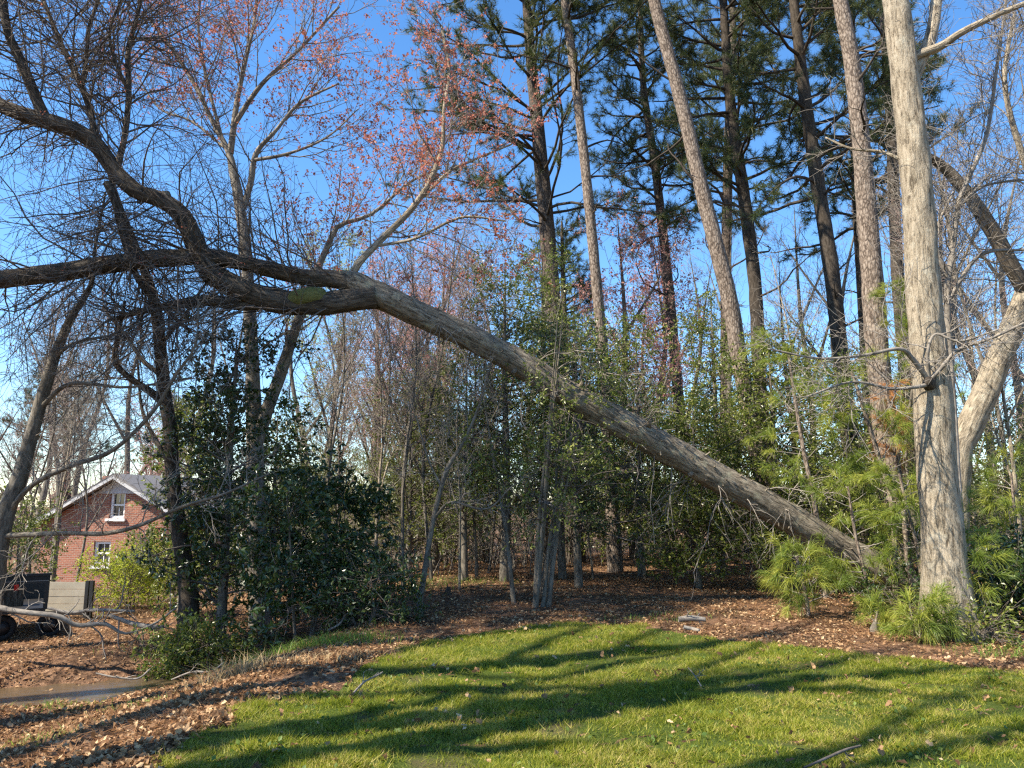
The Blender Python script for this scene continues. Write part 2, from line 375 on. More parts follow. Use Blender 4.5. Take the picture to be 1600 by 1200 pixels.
g.add(np.stack([X, Y, Z], -1).reshape(-1, 3), np.stack([idx[:-1, :-1], idx[1:, :-1], idx[1:, 1:], idx[:-1, 1:]], -1).reshape(-1, 4))
g.build('ground', ground_material(), kind='structure')
LAWN_PX = [(245, 1215), (262, 1185), (330, 1140), (420, 1108), (480, 1086), (560, 1048), (640, 1021), (690, 1000), (740, 989), (820, 979), (900, 976), (1000, 979),
           (1060, 987), (1150, 1001), (1260, 1013), (1330, 1021), (1440, 1036), (1520, 1044), (1600, 1048), (1750, 1056)]
POLY = A([G(*q)[:2] for q in LAWN_PX] + [[16, 5], [16, -9], [-5, -9], [-2.6, 3.2]])
def inside(x, y, poly=POLY):
    c = np.zeros(x.shape, bool); j = len(poly) - 1
    for i in range(len(poly)):
        xi, yi = poly[i]; xj, yj = poly[j]
        c ^= ((yi > y) != (yj > y)) & (x < (xj - xi) * (y - yi) / (yj - yi + 1e-12) + xi); j = i
    return c
def wob(x, y): return .13 * np.sin(x * 3.1 + y * 1.3) + .1 * np.sin(y * 5.3 - x * 2.2) + .07 * np.sin(x * 9 + y * 7)
def patchy(x, y): return np.sin(x * 1.9 + .7 * np.sin(y * 2.1)) * np.sin(y * 2.3 + .9 * np.sin(x * 1.3)) + .5 * np.sin(x * 5.2 + y * 3.1) * np.sin(y * 4.7 - x * 2.9)
lx, ly = np.arange(-6, 16, .14), np.arange(-9, 11.6, .14)
X, Y = np.meshgrid(lx, ly, indexing='ij'); Z = H(X, Y) + .006
idx = np.arange(X.size).reshape(X.shape)
q = np.stack([idx[:-1, :-1], idx[1:, :-1], idx[1:, 1:], idx[:-1, 1:]], -1).reshape(-1, 4)
cx, cy_ = X[:-1, :-1].ravel() + .07, Y[:-1, :-1].ravel() + .07
q = q[inside(cx + .4 * wob(cx, cy_), cy_ + .4 * wob(cy_, cx))]
u, inv = np.unique(q, return_inverse=True)
g = Geo(); g.add(np.stack([X, Y, Z], -1).reshape(-1, 3)[u], inv.reshape(-1, 4)); g.build('lawn', lawn_material(), kind='structure')
# grass blades
def blades(n, x, y, h0, h1, w):
    z = H(x, y) + .004; m = len(x); h = rng.uniform(h0, h1, m)[:, None]
    if n: h = h * (1 + .45 * np.clip(patchy(x * 1.6 + 3, y * 1.6), -1, 1) + .35 * np.sin(x * 17 + 3 * np.sin(y * 9)) * np.sin(y * 19 + x * 3))[:, None] * np.where(rng.random(m) < .012, 1.9, 1)[:, None]
    a = rng.uniform(0, 2 * math.pi, m)
    sd = np.stack([np.cos(a), np.sin(a), 0 * a], -1) * (w * rng.uniform(.6, 1.3, (m, 1))) * .5
    ln = np.stack([rng.normal(size=m) * .45, rng.normal(size=m) * .45, np.ones(m)], -1)
    p = np.stack([x, y, z], -1); mid = p + ln * h * .55; tipp = mid + (ln * A([2., 2., .55])) * h * .5
    if n:                                             # fine lawn: one tapering face a blade
        v = np.stack([p - sd, p + sd, tipp], 1).reshape(-1, 3); b = np.arange(m)[:, None] * 3
        return v, None, b + A([0, 1, 2]), np.repeat(rng.random(m), 3)
    v = np.stack([p - sd, p + sd, mid + sd * .8, mid - sd * .8, tipp], 1).reshape(-1, 3); b = np.arange(m)[:, None] * 5
    return v, b + A([0, 1, 2, 3]), b + A([3, 2, 4]), np.repeat(rng.random(m), 5)
n = 760000
yy = 3.6 + 8.4 * rng.random(n) ** 1.45; xx = (rng.random(n) * 2 - 1) * (yy * .7 + .6)
k = inside(xx + wob(xx, yy), yy + wob(yy, xx) * .7) & (rng.random(n) < np.clip(.97 - .8 * sst(.3, .8, patchy(xx, yy)) - .6 * sst(.25, .8, patchy(xx * 3.1, yy * 3.3)), .07, 1))
xx, yy = xx[k], yy[k]
g = Geo(); v, q, t, nn = blades(1, xx, yy, .022, .055, .0075); g.add(v, q, t, N=nn)
o = g.build('grass', M['grass'], kind='stuff'); o['label'] = 'short green lawn grass lit in streaks between long shadows'; o['category'] = 'grass'
# dead leaves
def litter(x, y, size, lift=.01, flatn=.45, lobed=False):
    m = len(x); p = np.stack([x, y, H(x, y) + lift * rng.random(m)], -1)
    a = rng.uniform(0, 2 * math.pi, m); d = nrm(np.stack([np.cos(a), np.sin(a), rng.normal(size=m) * flatn * .7 + .12], -1))
    s = (size * rng.uniform(.6, 1.35, m))[:, None]
    up = nrm(A([0, 0, 1.]) + rng.normal(size=(m, 3)) * flatn); sd = nrm(np.cross(d, up)); nn_ = np.cross(sd, d)
    c = rng.uniform(-.1, .35, (m, 1))
    v = np.stack([p, p + d * s * .4 + sd * s * .33 + nn_ * s * c, p + d * s + nn_ * s * c * .6, p + d * s * .4 - sd * s * .33 + nn_ * s * c], 1)
    v[:, :, 2] -= np.minimum(0, (v[:, :, 2] - p[:, None, 2]).min(1, keepdims=True) + .004)
    b = np.arange(m)[:, None] * 4
    if lobed:
        lo = p[:, None, 2].min(1, keepdims=True)
        e = rng.uniform(.7, 1.15, (m, 4, 1)); tw = rng.normal(size=(m, 1)) * .25
        v = np.stack([p, p + d * s * .28 + sd * s * .36 * e[:, 0] + nn_ * s * c, p + d * s * .52 + sd * s * .2 * e[:, 1] + nn_ * s * c * .5, p + d * s * .72 + sd * s * .27 * e[:, 2] + nn_ * s * (c + tw), p + d * s + nn_ * s * (c * .3 + tw),
                      p + d * s * .7 - sd * s * .27 * e[:, 3] + nn_ * s * (c + tw * .4), p + d * s * .5 - sd * s * .2 + nn_ * s * c * .5, p + d * s * .27 - sd * s * .36 * e[:, 2] + nn_ * s * c], 1)
        v[:, :, 2] -= np.minimum(0, (v[:, :, 2] - lo).min(1, keepdims=True) + .004); b = np.arange(m)[:, None] * 8
        return v.reshape(-1, 3), np.concatenate([b + A(f) for f in ([0, 2, 1], [0, 7, 6], [0, 6, 2], [2, 4, 3], [6, 5, 4], [2, 6, 4])]), np.repeat(rng.random(m) ** 1.25, 8)
    return v.reshape(-1, 3), np.concatenate([b + A([0, 2, 1]), b + A([0, 3, 2])]), np.repeat(rng.random(m) ** 1.25, 4)
n = 215000
yy = 4 + 22 * rng.random(n) ** 1.5; xx = (rng.random(n) * 2 - 1) * (yy * .72 + .8)
d, tt = creek_dist(xx, yy)
k = ~inside(xx + wob(xx, yy) * .7, yy + wob(yy, xx) * .7) & ~((d < .7 + .25 * np.sin(xx * 5)) & (tt < 4.4) & (rng.random(n) > .2)) & (rng.random(n) < 1 - .7 * sst(.1, .75, patchy(xx * .8 + 2, yy * .8)) - .3 * sst(.2, .9, patchy(xx * 2.2, yy * 2.4)))
xx, yy = xx[k], yy[k]
g = Geo(); k = (yy < 8.5) & (rng.random(len(yy)) < .6); v, t, nn = litter(xx[~k], yy[~k], .044, .022); g.add(v, None, t, N=nn); v, t, nn = litter(xx[k], yy[k], .053, .028, .6, True); g.add(v, None, t, N=nn)
o = g.build('fallen_leaves', M['dleaf'], smooth=False, kind='stuff'); o['label'] = 'brown dead leaves carpeting the ground under the trees'; o['category'] = 'leaves'
n = 2200
yy = 4.4 + 6.6 * rng.random(n); xx = (rng.random(n) * 2 - 1) * (yy * .7); k = inside(xx, yy) & ((patchy(xx * 1.7, yy * 1.7) > .45) | (rng.random(n) < .12) | (~inside(xx, yy + .7)) & (rng.random(n) < .8)); xx, yy = xx[k], yy[k]
g = Geo(); v, t, nn = litter(xx, yy, .055, .02, .6, True); v[:, 2] += .018; g.add(v, None, t, N=nn)
o = g.build('scattered_leaves', M['dleaf'], smooth=False, kind='stuff'); o['label'] = 'dead leaves scattered over the short lawn grass'; o['category'] = 'leaves'
n = 9000                                              # broad-leaved weeds low in the lawn
yy = 4.2 + 7 * rng.random(n) ** 1.3; xx = (rng.random(n) * 2 - 1) * (yy * .7); k = inside(xx, yy) & (patchy(xx * 2.3 + 5, yy * 2.1) > .35); xx, yy = xx[k], yy[k]
g = Geo(); p = np.stack([xx, yy, H(xx, yy) + .012 + .02 * rng.random(len(xx))], -1); d = nrm(np.stack([rng.normal(size=len(xx)), rng.normal(size=len(xx)), .5 + .5 * rng.random(len(xx))], -1)); leaves(g, p, d, .032, .4, .2, .75)
o = g.build('lawn_weeds', M['weed'], smooth=False, kind='stuff'); o['label'] = 'small broad leaved weeds and clover low in the lawn'; o['category'] = 'weeds'
n = 90000                                             # pine straw over the litter
yy = 4.2 + 17 * rng.random(n) ** 1.4; xx = (rng.random(n) * 2 - 1) * (yy * .72 + .5); k = ~inside(xx + wob(xx, yy), yy) & (patchy(xx * .8, yy * .9) > -.55); d_, tt = creek_dist(xx, yy); k &= ~((d_ < .6) & (tt < 4.4)); xx, yy = xx[k], yy[k]; m_ = len(xx)
a = rng.uniform(0, 6.283, m_); d = np.stack([np.cos(a), np.sin(a), rng.normal(size=m_) * .12], -1); p = np.stack([xx, yy, H(xx, yy) + .015 + .03 * rng.random(m_)], -1); sd = np.stack([-d[:, 1], d[:, 0], 0 * a], -1) * .0022; L_ = rng.uniform(.08, .2, m_)[:, None]
g = Geo(); g.add(np.stack([p - sd, p + sd, p + d * L_], 1).reshape(-1, 3), None, np.arange(m_)[:, None] * 3 + A([0, 1, 2]), N=np.repeat(rng.random(m_), 3))
o = g.build('pine_straw', M['pstraw'], smooth=False, kind='stuff'); o['label'] = 'rust brown pine needles strewn through the leaf litter'; o['category'] = 'pine straw'
# creek water
def water_material():
    m, t, out = new_mat('muddy_water'); g_ = node(t, 'ShaderNodeNewGeometry'); p = g_.outputs['Position']
    n1 = noise(t, mapping(t, p, (5, 9, 5)), 1., 4, .6, .5)
    b = node(t, 'ShaderNodeBump', Strength=.35, Distance=.03); t.links.new(n1, b.inputs['Height'])
    s = node(t, 'ShaderNodeBsdfPrincipled', Roughness=.16); s.inputs['Base Color'].default_value = (.09, .064, .036, 1)
    t.links.new(b.outputs[0], s.inputs['Normal']); t.links.new(s.outputs[0], out.inputs[0]); return m
cl = cat(np.column_stack([CREEK[:6], np.zeros(6), np.ones(6)]), 60)[:, :2]
tn = nrm(np.gradient(cl, axis=0)); sd = np.stack([-tn[:, 1], tn[:, 0]], -1)
L_, R2 = cl + sd * 1.2, cl - sd * 1.2
zz = H(cl[:, 0], cl[:, 1]); zw = np.minimum.accumulate(np.full(60, -.66))
v = np.concatenate([np.column_stack([L_, zw]), np.column_stack([R2, zw])]); i = np.arange(59)
g = Geo(); g.add(v, np.stack([i, i + 60, i + 61, i + 1], -1)); g.build('creek_water', water_material(), kind='structure')

# ------------------------------------------------------------------ trees
def crown_levels(P, R, per_m=3.5, l1=(.5, 1.6), l2=(.25, .8), l3=(.1, .35), n2=6, n3=4, up=.05, wig=.22, t0=.1, rm=.022, ang=(30, 75), tw=.0026, flat=0.):
    cnt = np.maximum(1, (arc(P) * per_m).astype(int))
    P1, R1 = grow(P, R, cnt, t0, 1., l1[0], l1[1], ang, 7, up, wig, .5, rm, .35, .4, flat, tw * 1.6)
    P2, R2_ = grow(P1, R1, n2, .12, 1., l2[0], l2[1], (25, 65), 5, up, wig, .6, rm * .5, .4, .45, flat, tw * 1.15)
    P3, R3 = grow(P2, R2_, n3, .15, 1., l3[0], l3[1], (25, 65), 3, up, wig * .9, .7, rm * .3, .6, .3, 0, tw)
    return (P1, R1), (P2, R2_), (P3, R3)
def add_levels(g, lv):
    for (P, R), S in zip(lv, (4, 3, 3)): g.tubes(P, R, S)
def root_of(line): return A([line[0][0], line[0][1], H(line[0][0], line[0][1])])
def to_ground(l):            # let the foot of a trunk sit a hand's breadth in the soil
    l = l.copy(); z = H(l[0, 0], l[0, 1]); l[0, 2] = z - .08; return l
def tree(name, label, cat_, trunk, limbs, bmat, tmat, lmats=None, group=None, lump=.05, flare=0., sides=16, K=60, seed=0, ground=True, crown=None, cap=False, extra=None):
    """trunk: line of rows (x,y,z,r); limbs: lines; crown: (per-metre etc.) -> twig mass; returns root, twig levels"""
    tr = cat(trunk, K)
    if ground: tr = to_ground(tr)
    base = root_of(tr) if ground else tr[0, :3]
    root = thing(name, base, label, cat_, group)
    g = Geo(); g.tubes(tr[:, :3], tr[:, 3], sides, cap=cap, lump=lump, seed=seed, flare=flare, ridge=.014 if sides > 20 else 0); g.build('trunk', bmat, root, base)
    for i, l in enumerate(limbs):
        g = Geo(); q = cat(l, 30); g.tubes(q[:, :3], q[:, 3], 12, cap=True, lump=lump, seed=seed + i + 1)
        g.build('limb', (lmats[i] if lmats else None) or bmat, root, base)
    lv = None
    if crown:
        c = dict(crown); src = c.pop('src', 'all'); tt0 = c.pop('trunk_t0', .45)
        lines = [cat(l, 24) for l in limbs]
        if src == 'all': lines.append(cat(tr[int(K * tt0):], 24))
        P, R = stack(lines)
        lv = crown_levels(P, R, **c)
        g = Geo(); add_levels(g, lv)
        cr_ = g.build('crown', tmat, root, base, kind='stuff')
        if extra: extra(root, cr_, base, lv)
    return root, lv, base
def buds(mat, frac=.5, size=.035, k=5):
    def f(root, cr_, base, lv):
        P3 = lv[2][0]; m = rng.random(len(P3)) < frac
        p = np.repeat(P3[m][:, -1], k, 0); d = rng.normal(size=p.shape)
        p = p + rng.normal(size=p.shape) * size * .5
        g = Geo(); leaves(g, p, nrm(d), size, .4, .3, .6); g.build('buds', mat, cr_, base, kind='stuff')
    return f
def small_leaves(mat, per=4, size=.05, lvl=2, droop=0., name='foliage'):
    def f(root, cr_, base, lv):
        p, d = leaf_on(lv[lvl][0], per); g = Geo(); leaves(g, p, d, size, .35, .3, .5, droop); g.build(name, mat, cr_, base, kind='stuff')
    return f
def extrap(l, z, rtop):      # carry a trunk line on above the frame
    l = [list(r) for r in l]; a, b = A(l[-3][:3]), A(l[-1][:3]); d = nrm(b - a); d = nrm(d + A([0, 0, .3])); k = (z - b[2]) / d[2]
    p = b + d * k * .5; q = b + d * k; l.append([*p, (l[-1][3] + rtop) * .5]); l.append([*q, rtop]); return l
def rows(spec): return [[*W(a, b, d), max(.004, w * .5 * d / FPX)] for a, b, d, w in spec]

# ---- the fallen tree: its trunk leans across the clearing, its head is caught in the trees
ftr = rows([(1452, 944, 13.60, 50), (1400, 908, 13.51, 48), (1330, 867, 13.39, 46), (1260, 826, 13.27, 45), (1200, 790, 13.17, 44), (1060, 711, 12.93, 44), (930, 640, 12.71, 43),
            (800, 561, 12.49, 41), (700, 512, 12.32, 40), (630, 479, 12.2, 41), (590, 461, 12.13, 42), (562, 447, 12.08, 40), (546, 439, 12.05, 34), (534, 431, 12.03, 22)])
fl = {}
fl['upper'] = rows([(572, 450, 12.06, 30), (520, 436, 12.00, 29), (470, 432, 11.90, 26), (400, 416, 11.70, 24), (330, 402, 11.50, 25), (260, 403, 11.30, 28), (180, 412, 11.10, 30), (100, 424, 10.90, 31), (0, 437, 10.70, 30), (-140, 450, 10.40, 26), (-300, 440, 10.10, 18)])
fl['lower'] = rows([(588, 464, 12.06, 38), (500, 474, 12.00, 37), (430, 470, 11.80, 38), (370, 450, 11.60, 36), (325, 420, 11.50, 33), (303, 378, 11.40, 30), (286, 338, 11.30, 29), (252, 313, 11.20, 28), (213, 298, 11.10, 26), (180, 268, 11.05, 26), (150, 226, 11.00, 26),
            (110, 201, 10.90, 27), (50, 183, 10.80, 26), (0, 165, 10.70, 24), (-120, 120, 10.50, 18)])
fl['hang'] = rows([(440, 474, 11.80, 24), (380, 476, 11.70, 20), (320, 470, 11.60, 18), (250, 480, 11.40, 12), (170, 500, 11.30, 6)])
fl['rise'] = rows([(72, 190, 10.85, 18), (55, 150, 10.80, 18), (30, 90, 10.70, 16), (10, 40, 10.60, 14), (0, -60, 10.50, 10)])
fl['shoot_a'] = rows([(152, 228, 11.00, 11), (137, 160, 11.05, 11), (115, 110, 11.10, 9), (92, 60, 11.10, 8), (60, -20, 11.20, 6)])
fl['shoot_b'] = rows([(128, 132, 11.08, 7), (135, 90, 11.00, 7), (140, 40, 11.00, 6), (165, -30, 10.90, 5)])
fl['shoot_c'] = rows([(183, 262, 11.05, 10), (196, 205, 11.10, 10), (201, 140, 11.15, 9), (200, 80, 11.20, 8), (212, 35, 11.20, 7), (228, -40, 11.30, 5)])
fl['shoot_d'] = rows([(200, 140, 11.15, 7), (180, 95, 11.10, 6), (172, 45, 11.10, 5), (195, -10, 11.10, 4)])
fl['drop'] = rows([(168, 285, 11.05, 14), (183, 325, 11.10, 13), (198, 385, 11.20, 12), (225, 450, 11.30, 9), (300, 520, 11.50, 5)])
fl['stub'] = rows([(262, 318, 11.20, 18), (258, 300, 11.18, 13)])
fl['pale'] = rows([(548, 436, 12.06, 13), (560, 412, 12.10, 12), (595, 375, 12.20, 11), (640, 330, 12.30, 10), (668, 290, 12.30, 9), (690, 235, 12.40, 8), (694, 170, 12.40, 6), (702, 110, 12.50, 5), (690, 40, 12.50, 4)])
fl['pale_b'] = rows([(650, 318, 12.30, 6), (700, 270, 12.30, 5), (740, 250, 12.30, 4), (800, 225, 12.30, 3)])
fl['pale_c'] = rows([(585, 385, 12.17, 5), (650, 372, 12.10, 5), (720, 340, 12.00, 4), (790, 345, 11.90, 3)])
fl['knob'] = rows([(540, 450, 12.04, 24), (536, 436, 12.00, 22), (533, 425, 11.98, 18)])
pale = {'pale', 'pale_b', 'pale_c'}
fkeys = list(fl)
def fallen_extra(root, cr_, base, lv):
    buds(M['bud'], .1, .03, 4)(root, cr_, base, lv)
FT = thing('fallen_tree', root_of(A(ftr)), 'uprooted grey tree trunk leaning diagonally across the clearing with tangled bare limbs', 'fallen tree')
fb = root_of(A(ftr))
t_ = cat(ftr, 240); g = Geo(); g.tubes(t_[:, :3], t_[:, 3], 44, cap=True, lump=.08, seed=3, ridge=.03); g.build('trunk', M['fallen'], FT, fb)
LV = {}
for kx in fkeys:
    q = cat(fl[kx], 60); g = Geo(); g.tubes(q[:, :3], q[:, 3], 16, cap=True, lump=.09, seed=len(kx), ridge=.02)
    g.build('limb', M['pale'] if kx in pale else M['fallen'] if kx in ('knob', 'stub') else M['limb'], FT, fb)
mo = cat(rows([(512, 466, 12.0, 10), (502, 463, 11.93, 27), (485, 463, 11.87, 29), (462, 466, 11.8, 28), (448, 470, 11.75, 10)]), 16); g = Geo(); g.tubes(mo[:, :3], mo[:, 3], 14, lump=.12, seed=8); g.build('moss', M['moss'], FT, fb)
P, R = stack([t_[36:220]], 24)
Pk, Rk = grow(P, R, 110, 0, 1, .22, .34, (70, 110), 3, -.05, .1, .14, .022, .5, 0)   # knobs and spur shoots
for k_ in (.08, .17, .26, .33, .45, .52, .61, .72, .83, .93):      # snapped branch stubs
    Pb, Rb = grow(P, R, 1, k_, k_ + .01, .28, .42, (50, 85), 5, .0, .08, .22, .05, .7, 0); g = Geo(); g.tubes(Pb, Rb, 9, cap=True, lump=.15, seed=int(k_ * 100)); g.build('branch_stub', M['fallen'], FT, fb)
g = Geo(); g.tubes(Pk, Rk, 6, cap=True); g.build('burls', M['fallen'], FT, fb, kind='stuff')
Ps, Rs = grow(P, R, 60, .02, .97, .4, 1.9, (60, 120), 9, -.11, .2, .045, .011, .4, .2, 0, .0045)
Ps2, Rs2 = grow(Ps, Rs, 6, .2, 1, .25, .8, (25, 60), 5, -.08, .2, .7, .006, .5, .3, 0, .0036)
g = Geo(); g.tubes(Ps, Rs, 4); g.tubes(Ps2, Rs2, 3); g.build('sprouts', M['twigpale'], FT, fb, kind='stuff')
P, R = stack([fl[k_] for k_ in fkeys if k_ not in pale and k_ not in ('stub', 'knob')])
lv = crown_levels(P, R, 10.0, (.7, 3.1), (.5, 1.7), (.18, .7), 6, 4, -.008, .19, .06, .016, tw=.003)
g = Geo(); add_levels(g, lv); cr_ = g.build('crown', M['twig'], FT, fb, kind='stuff'); buds(M['bud'], .05, .03, 4)(FT, cr_, fb, lv)
P, R = stack([fl[k_] for k_ in fkeys if k_ in pale])
lv = crown_levels(P, R, 5.5, (.5, 2.1), (.35, 1.1), (.15, .5), 5, 4, .08, .16, .12, .014, tw=.003)
g = Geo(); add_levels(g, lv); cr_ = g.build('crown', M['twigpale'], FT, fb, kind='stuff'); buds(M['bud'], .95, .05, 7)(FT, cr_, fb, lv)

# ---- the pale trunk on the near side of the fallen tree
pt = rows([(1488, 990, 10.0, 82), (1483, 950, 10.0, 72), (1476, 880, 10.0, 62), (1470, 800, 10.0, 58), (1463, 717, 10.0, 56), (1458, 620, 10.0, 57), (1449, 530, 10.0, 54), (1440, 420, 10.0, 50), (1436, 330, 10.0, 48), (1429, 250, 10.0, 47),
           (1421, 180, 10.0, 45), (1413, 110, 10.0, 44), (1403, 30, 10.0, 42), (1398, -10, 10.0, 40)])
pt = extrap(pt, 13, .05)
pl = [rows([(1412, 96, 10.0, 17), (1432, 87, 9.97, 16), (1470, 72, 9.9, 14), (1500, 52, 9.8, 12), (1540, 32, 9.7, 10), (1600, 6, 9.6, 9), (1700, -30, 9.4, 6)]),
      rows([(1425, 258, 10.0, 7), (1380, 238, 10.2, 5), (1330, 232, 10.4, 4), (1290, 215, 10.6, 3)]),
      rows([(1452, 595, 9.8, 9), (1425, 560, 9.7, 8), (1405, 545, 9.6, 6), (1350, 555, 9.5, 5), (1280, 560, 9.4, 4), (1200, 545, 9.3, 3)]),
      rows([(1452, 600, 9.8, 8), (1430, 605, 9.7, 6), (1390, 607, 9.6, 5), (1330, 597, 9.5, 4), (1260, 620, 9.4, 3)]),
      rows([(1452, 595, 9.78, 8), (1475, 570, 9.7, 7), (1500, 545, 9.6, 6), (1545, 530, 9.5, 5), (1600, 505, 9.4, 4)]),
      rows([(1452, 592, 9.78, 6), (1450, 550, 9.65, 5), (1462, 522, 9.6, 4), (1500, 533, 9.5, 4), (1560, 515, 9.4, 3)]),
      rows([(1418, 150, 10.0, 20), (1436, 100, 10.05, 22), (1455, 55, 10.1, 20), (1462, 10, 10.2, 18), (1465, -60, 10.3, 15)])]
tree('pale_barked_tree', 'big straight trunk with pale beige bark standing among young pines by the lawn', 'tree', pt, pl, M['pale'], M['twigpale'], lmats=[None] * 2 + [M['twigpale']] * 4 + [None], lump=.045, flare=.5, sides=40, K=200, seed=4,
     crown=dict(src='limbs', per_m=6, l1=(.3, 1.5), l2=(.25, .8), l3=(.1, .4), n2=5, n3=3, t0=.12, rm=.009, tw=.0028))
kn = cat(rows([(1454, 602, 9.86, 22), (1452, 598, 9.78, 20), (1450, 592, 9.72, 10)]), 8); g = Geo(); g.tubes(kn[:, :3], kn[:, 3], 14, cap=True, lump=.25, seed=2); PT = [o for o in COL.objects if o.name == 'pale_barked_tree'][0]; g.build('knot', M['dark'], PT, A(PT.location))
# ---- leaning tree beyond it
lt = rows([(1496, 720, 12.6, 40), (1510, 680, 12.6, 38), (1545, 600, 12.5, 38), (1578, 520, 12.4, 36), (1604, 460, 12.3, 34), (1650, 330, 12.2, 26), (1680, 200, 12.1, 16)])
b_ = A(lt[0][:3]); lt = [[b_[0] - .35, b_[1], H(b_[0] - .35, b_[1]), .26]] + lt
tree('leaning_tree', 'pale trunk slanting out of the brush with a dark crooked limb bent back over it', 'tree', lt,
     [rows([(1612, 470, 12.3, 26), (1585, 425, 12.2, 25), (1550, 360, 12.2, 24), (1510, 300, 12.1, 20), (1475, 262, 12.1, 17), (1440, 238, 12.0, 12), (1400, 210, 12.0, 7)]),
      rows([(1640, 350, 12.2, 14), (1600, 250, 12.1, 10), (1570, 130, 12.0, 8), (1585, 20, 12.0, 5)])], M['pale'], M['twigpale'], lmats=[M['limb'], None], seed=6,
     crown=dict(src='limbs', per_m=6.5, l1=(.6, 2.0), l2=(.4, 1.0), l3=(.12, .4), n2=6, n3=4, up=.05, rm=.012))
# ---- slender pale tree whose stems fan out behind the pale trunk
sl = rows([(1530, 985, 9.9, 9), (1512, 920, 9.9, 8), (1500, 800, 10.6, 10), (1490, 640, 11, 10), (1480, 470, 11, 10), (1490, 380, 11, 9), (1500, 310, 11, 8), (1540, 215, 11, 7), (1557, 110, 11, 5), (1572, 0, 11, 4)])
tree('slender_tree', 'slim pale tree with long whippy branches rising close beside the beige trunk', 'tree', sl,
     [rows([(1484, 440, 11, 8), (1465, 395, 11, 7), (1462, 360, 11, 5), (1490, 300, 11, 4)]), rows([(1482, 470, 11, 7), (1530, 400, 10.9, 6), (1600, 390, 10.7, 5), (1680, 380, 10.5, 3)]),
      rows([(1498, 320, 11, 5), (1540, 290, 11, 4), (1610, 280, 10.9, 3)])], M['twigpale'], M['twigpale'], lump=.02, sides=8, seed=9,
     crown=dict(per_m=7, l1=(.6, 2.0), l2=(.4, 1.0), l3=(.15, .45), n2=6, n3=4, up=.06, rm=.01, trunk_t0=.3))

# ---- pines
def pine(label, spec, top, lo_z, reach, mat, n_br=46, seed=0, tufts=9, dead=6, bias=None, nn_=18, group='tall pines behind the evergreen thicket'):
    global rng
    rng = np.random.default_rng(100 + seed)
    l = rows(spec); g0 = A(l[0][:3]); hb = H(g0[0], g0[1])
    if g0[2] > hb + .3:                                     # carry the foot down to the soil behind the thicket
        a, b = A(l[0][:3]), A(l[2][:3]); dd = (a - b) / (a - b)[2]; f = a + dd * (hb - a[2]); l = [[f[0], f[1], hb, l[0][3] * 1.25]] + l
    l = extrap(l, top, .03); tr = to_ground(cat(l, 70)); base = root_of(tr)
    root = thing('pine_tree', base, label, 'pine tree', group)
    g = Geo(); g.tubes(tr[:, :3], tr[:, 3], 16, lump=.05, seed=seed, flare=.2); g.build('trunk', mat, root, base)
    zs = tr[:, 2]; k0 = int(np.searchsorted(zs, lo_z)); up = tr[k0:]
    P, R = stack([cat(up, 24)])
    P1, R1 = grow(P, R, n_br, 0, .97, reach * .55, reach, (60, 95), 9, .045, .13, .42, .05, .25, .55)
    if bias is not None:
        k = (nrm(P1[:, -1] - P1[:, 0]) @ A(bias)) > rng.uniform(-1.3, .5, len(P1)); P1, R1 = P1[k], R1[k]
    P2, R2_ = grow(P1, R1, tufts, .3, 1., .35, .95, (25, 65), 5, .08, .15, .55, .014, .5, .3, .3, .004)
    P3, R3 = grow(P2, R2_, 3, .3, 1., .15, .4, (20, 60), 3, .1, .12, .7, .008, .6, .2, 0, .004)
    g = Geo(); g.tubes(P1, R1, 5); g.tubes(P2, R2_, 3)
    kd = max(2, int(k0 * .55)); Pd, Rd = stack([cat(tr[kd:k0 + 6], 24)])
    Pd, Rd = grow(Pd, Rd, dead, 0, 1, .5, reach * .8, (55, 100), 8, .05, .2, .35, .035, .25, 0); Pe, Re = grow(Pd, Rd, 4, .3, 1, .2, .7, (30, 70), 5, .03, .25, .6, .012, .5, .2)
    g.tubes(Pd, Rd, 6); g.tubes(Pe, Re, 4)
    cr_ = g.build('crown', M['dark'], root, base, kind='stuff')
    tips = np.concatenate([P2[:, -1], P3[:, -1], P3[:, 1]]); dirs = nrm(np.concatenate([P2[:, -1] - P2[:, -2], P3[:, -1] - P3[:, -2], P3[:, 1] - P3[:, 0]]))
    g = Geo(); needles(g, tips, dirs, nn_, .21, .0125, .62, .16); g.build('needles', M['needle'], cr_, base, smooth=False, kind='stuff')
    return root
pA = pine('tall pine with a broad dark crown and two dead curved limbs reaching toward the maple', [(868, 520, 22, 26), (858, 400, 22, 26), (846, 260, 22, 24), (834, 140, 22, 20), (822, 0, 22, 14)], 21, 9.6, 5.9, M['pine'], 84, 1, bias=(-.85, -.2, 0), tufts=13, nn_=20)
pine('slim straight pine rising behind the middle of the fallen trunk', [(962, 900, 19, 24), (955, 760, 19, 20), (944, 580, 19, 18), (928, 400, 19, 17), (910, 220, 19, 16), (893, 80, 19, 15), (882, 0, 19, 14)], 19, 14.2, 3.2, M['pinelit'], 26, 2)
pine('pale barked pine leaning over the fallen trunk with a bare lower stem', [(1164, 610, 16, 25), (1140, 470, 16, 26), (1100, 310, 16, 24), (1062, 150, 16, 22), (1022, 0, 16, 20)], 18, 12.8, 2.8, M['pinelit'], 26, 3)
pC = pine('thin dark pine with drooping tufted boughs low on its stem', [(1062, 640, 24, 17), (1045, 450, 24, 16), (1025, 270, 24, 14), (1005, 130, 24, 11), (1000, 0, 24, 8)], 19.5, 10.2, 3.0, M['pine'], 60, 4)
pB = pine('dark straight pine between the pale leaning pine and the beige trunk', [(1188, 620, 20, 21), (1180, 450, 20, 21), (1160, 290, 20, 20), (1140, 150, 20, 17), (1130, 0, 20, 13)], 19.5, 9.8, 3.2, M['dark'], 46, 5)
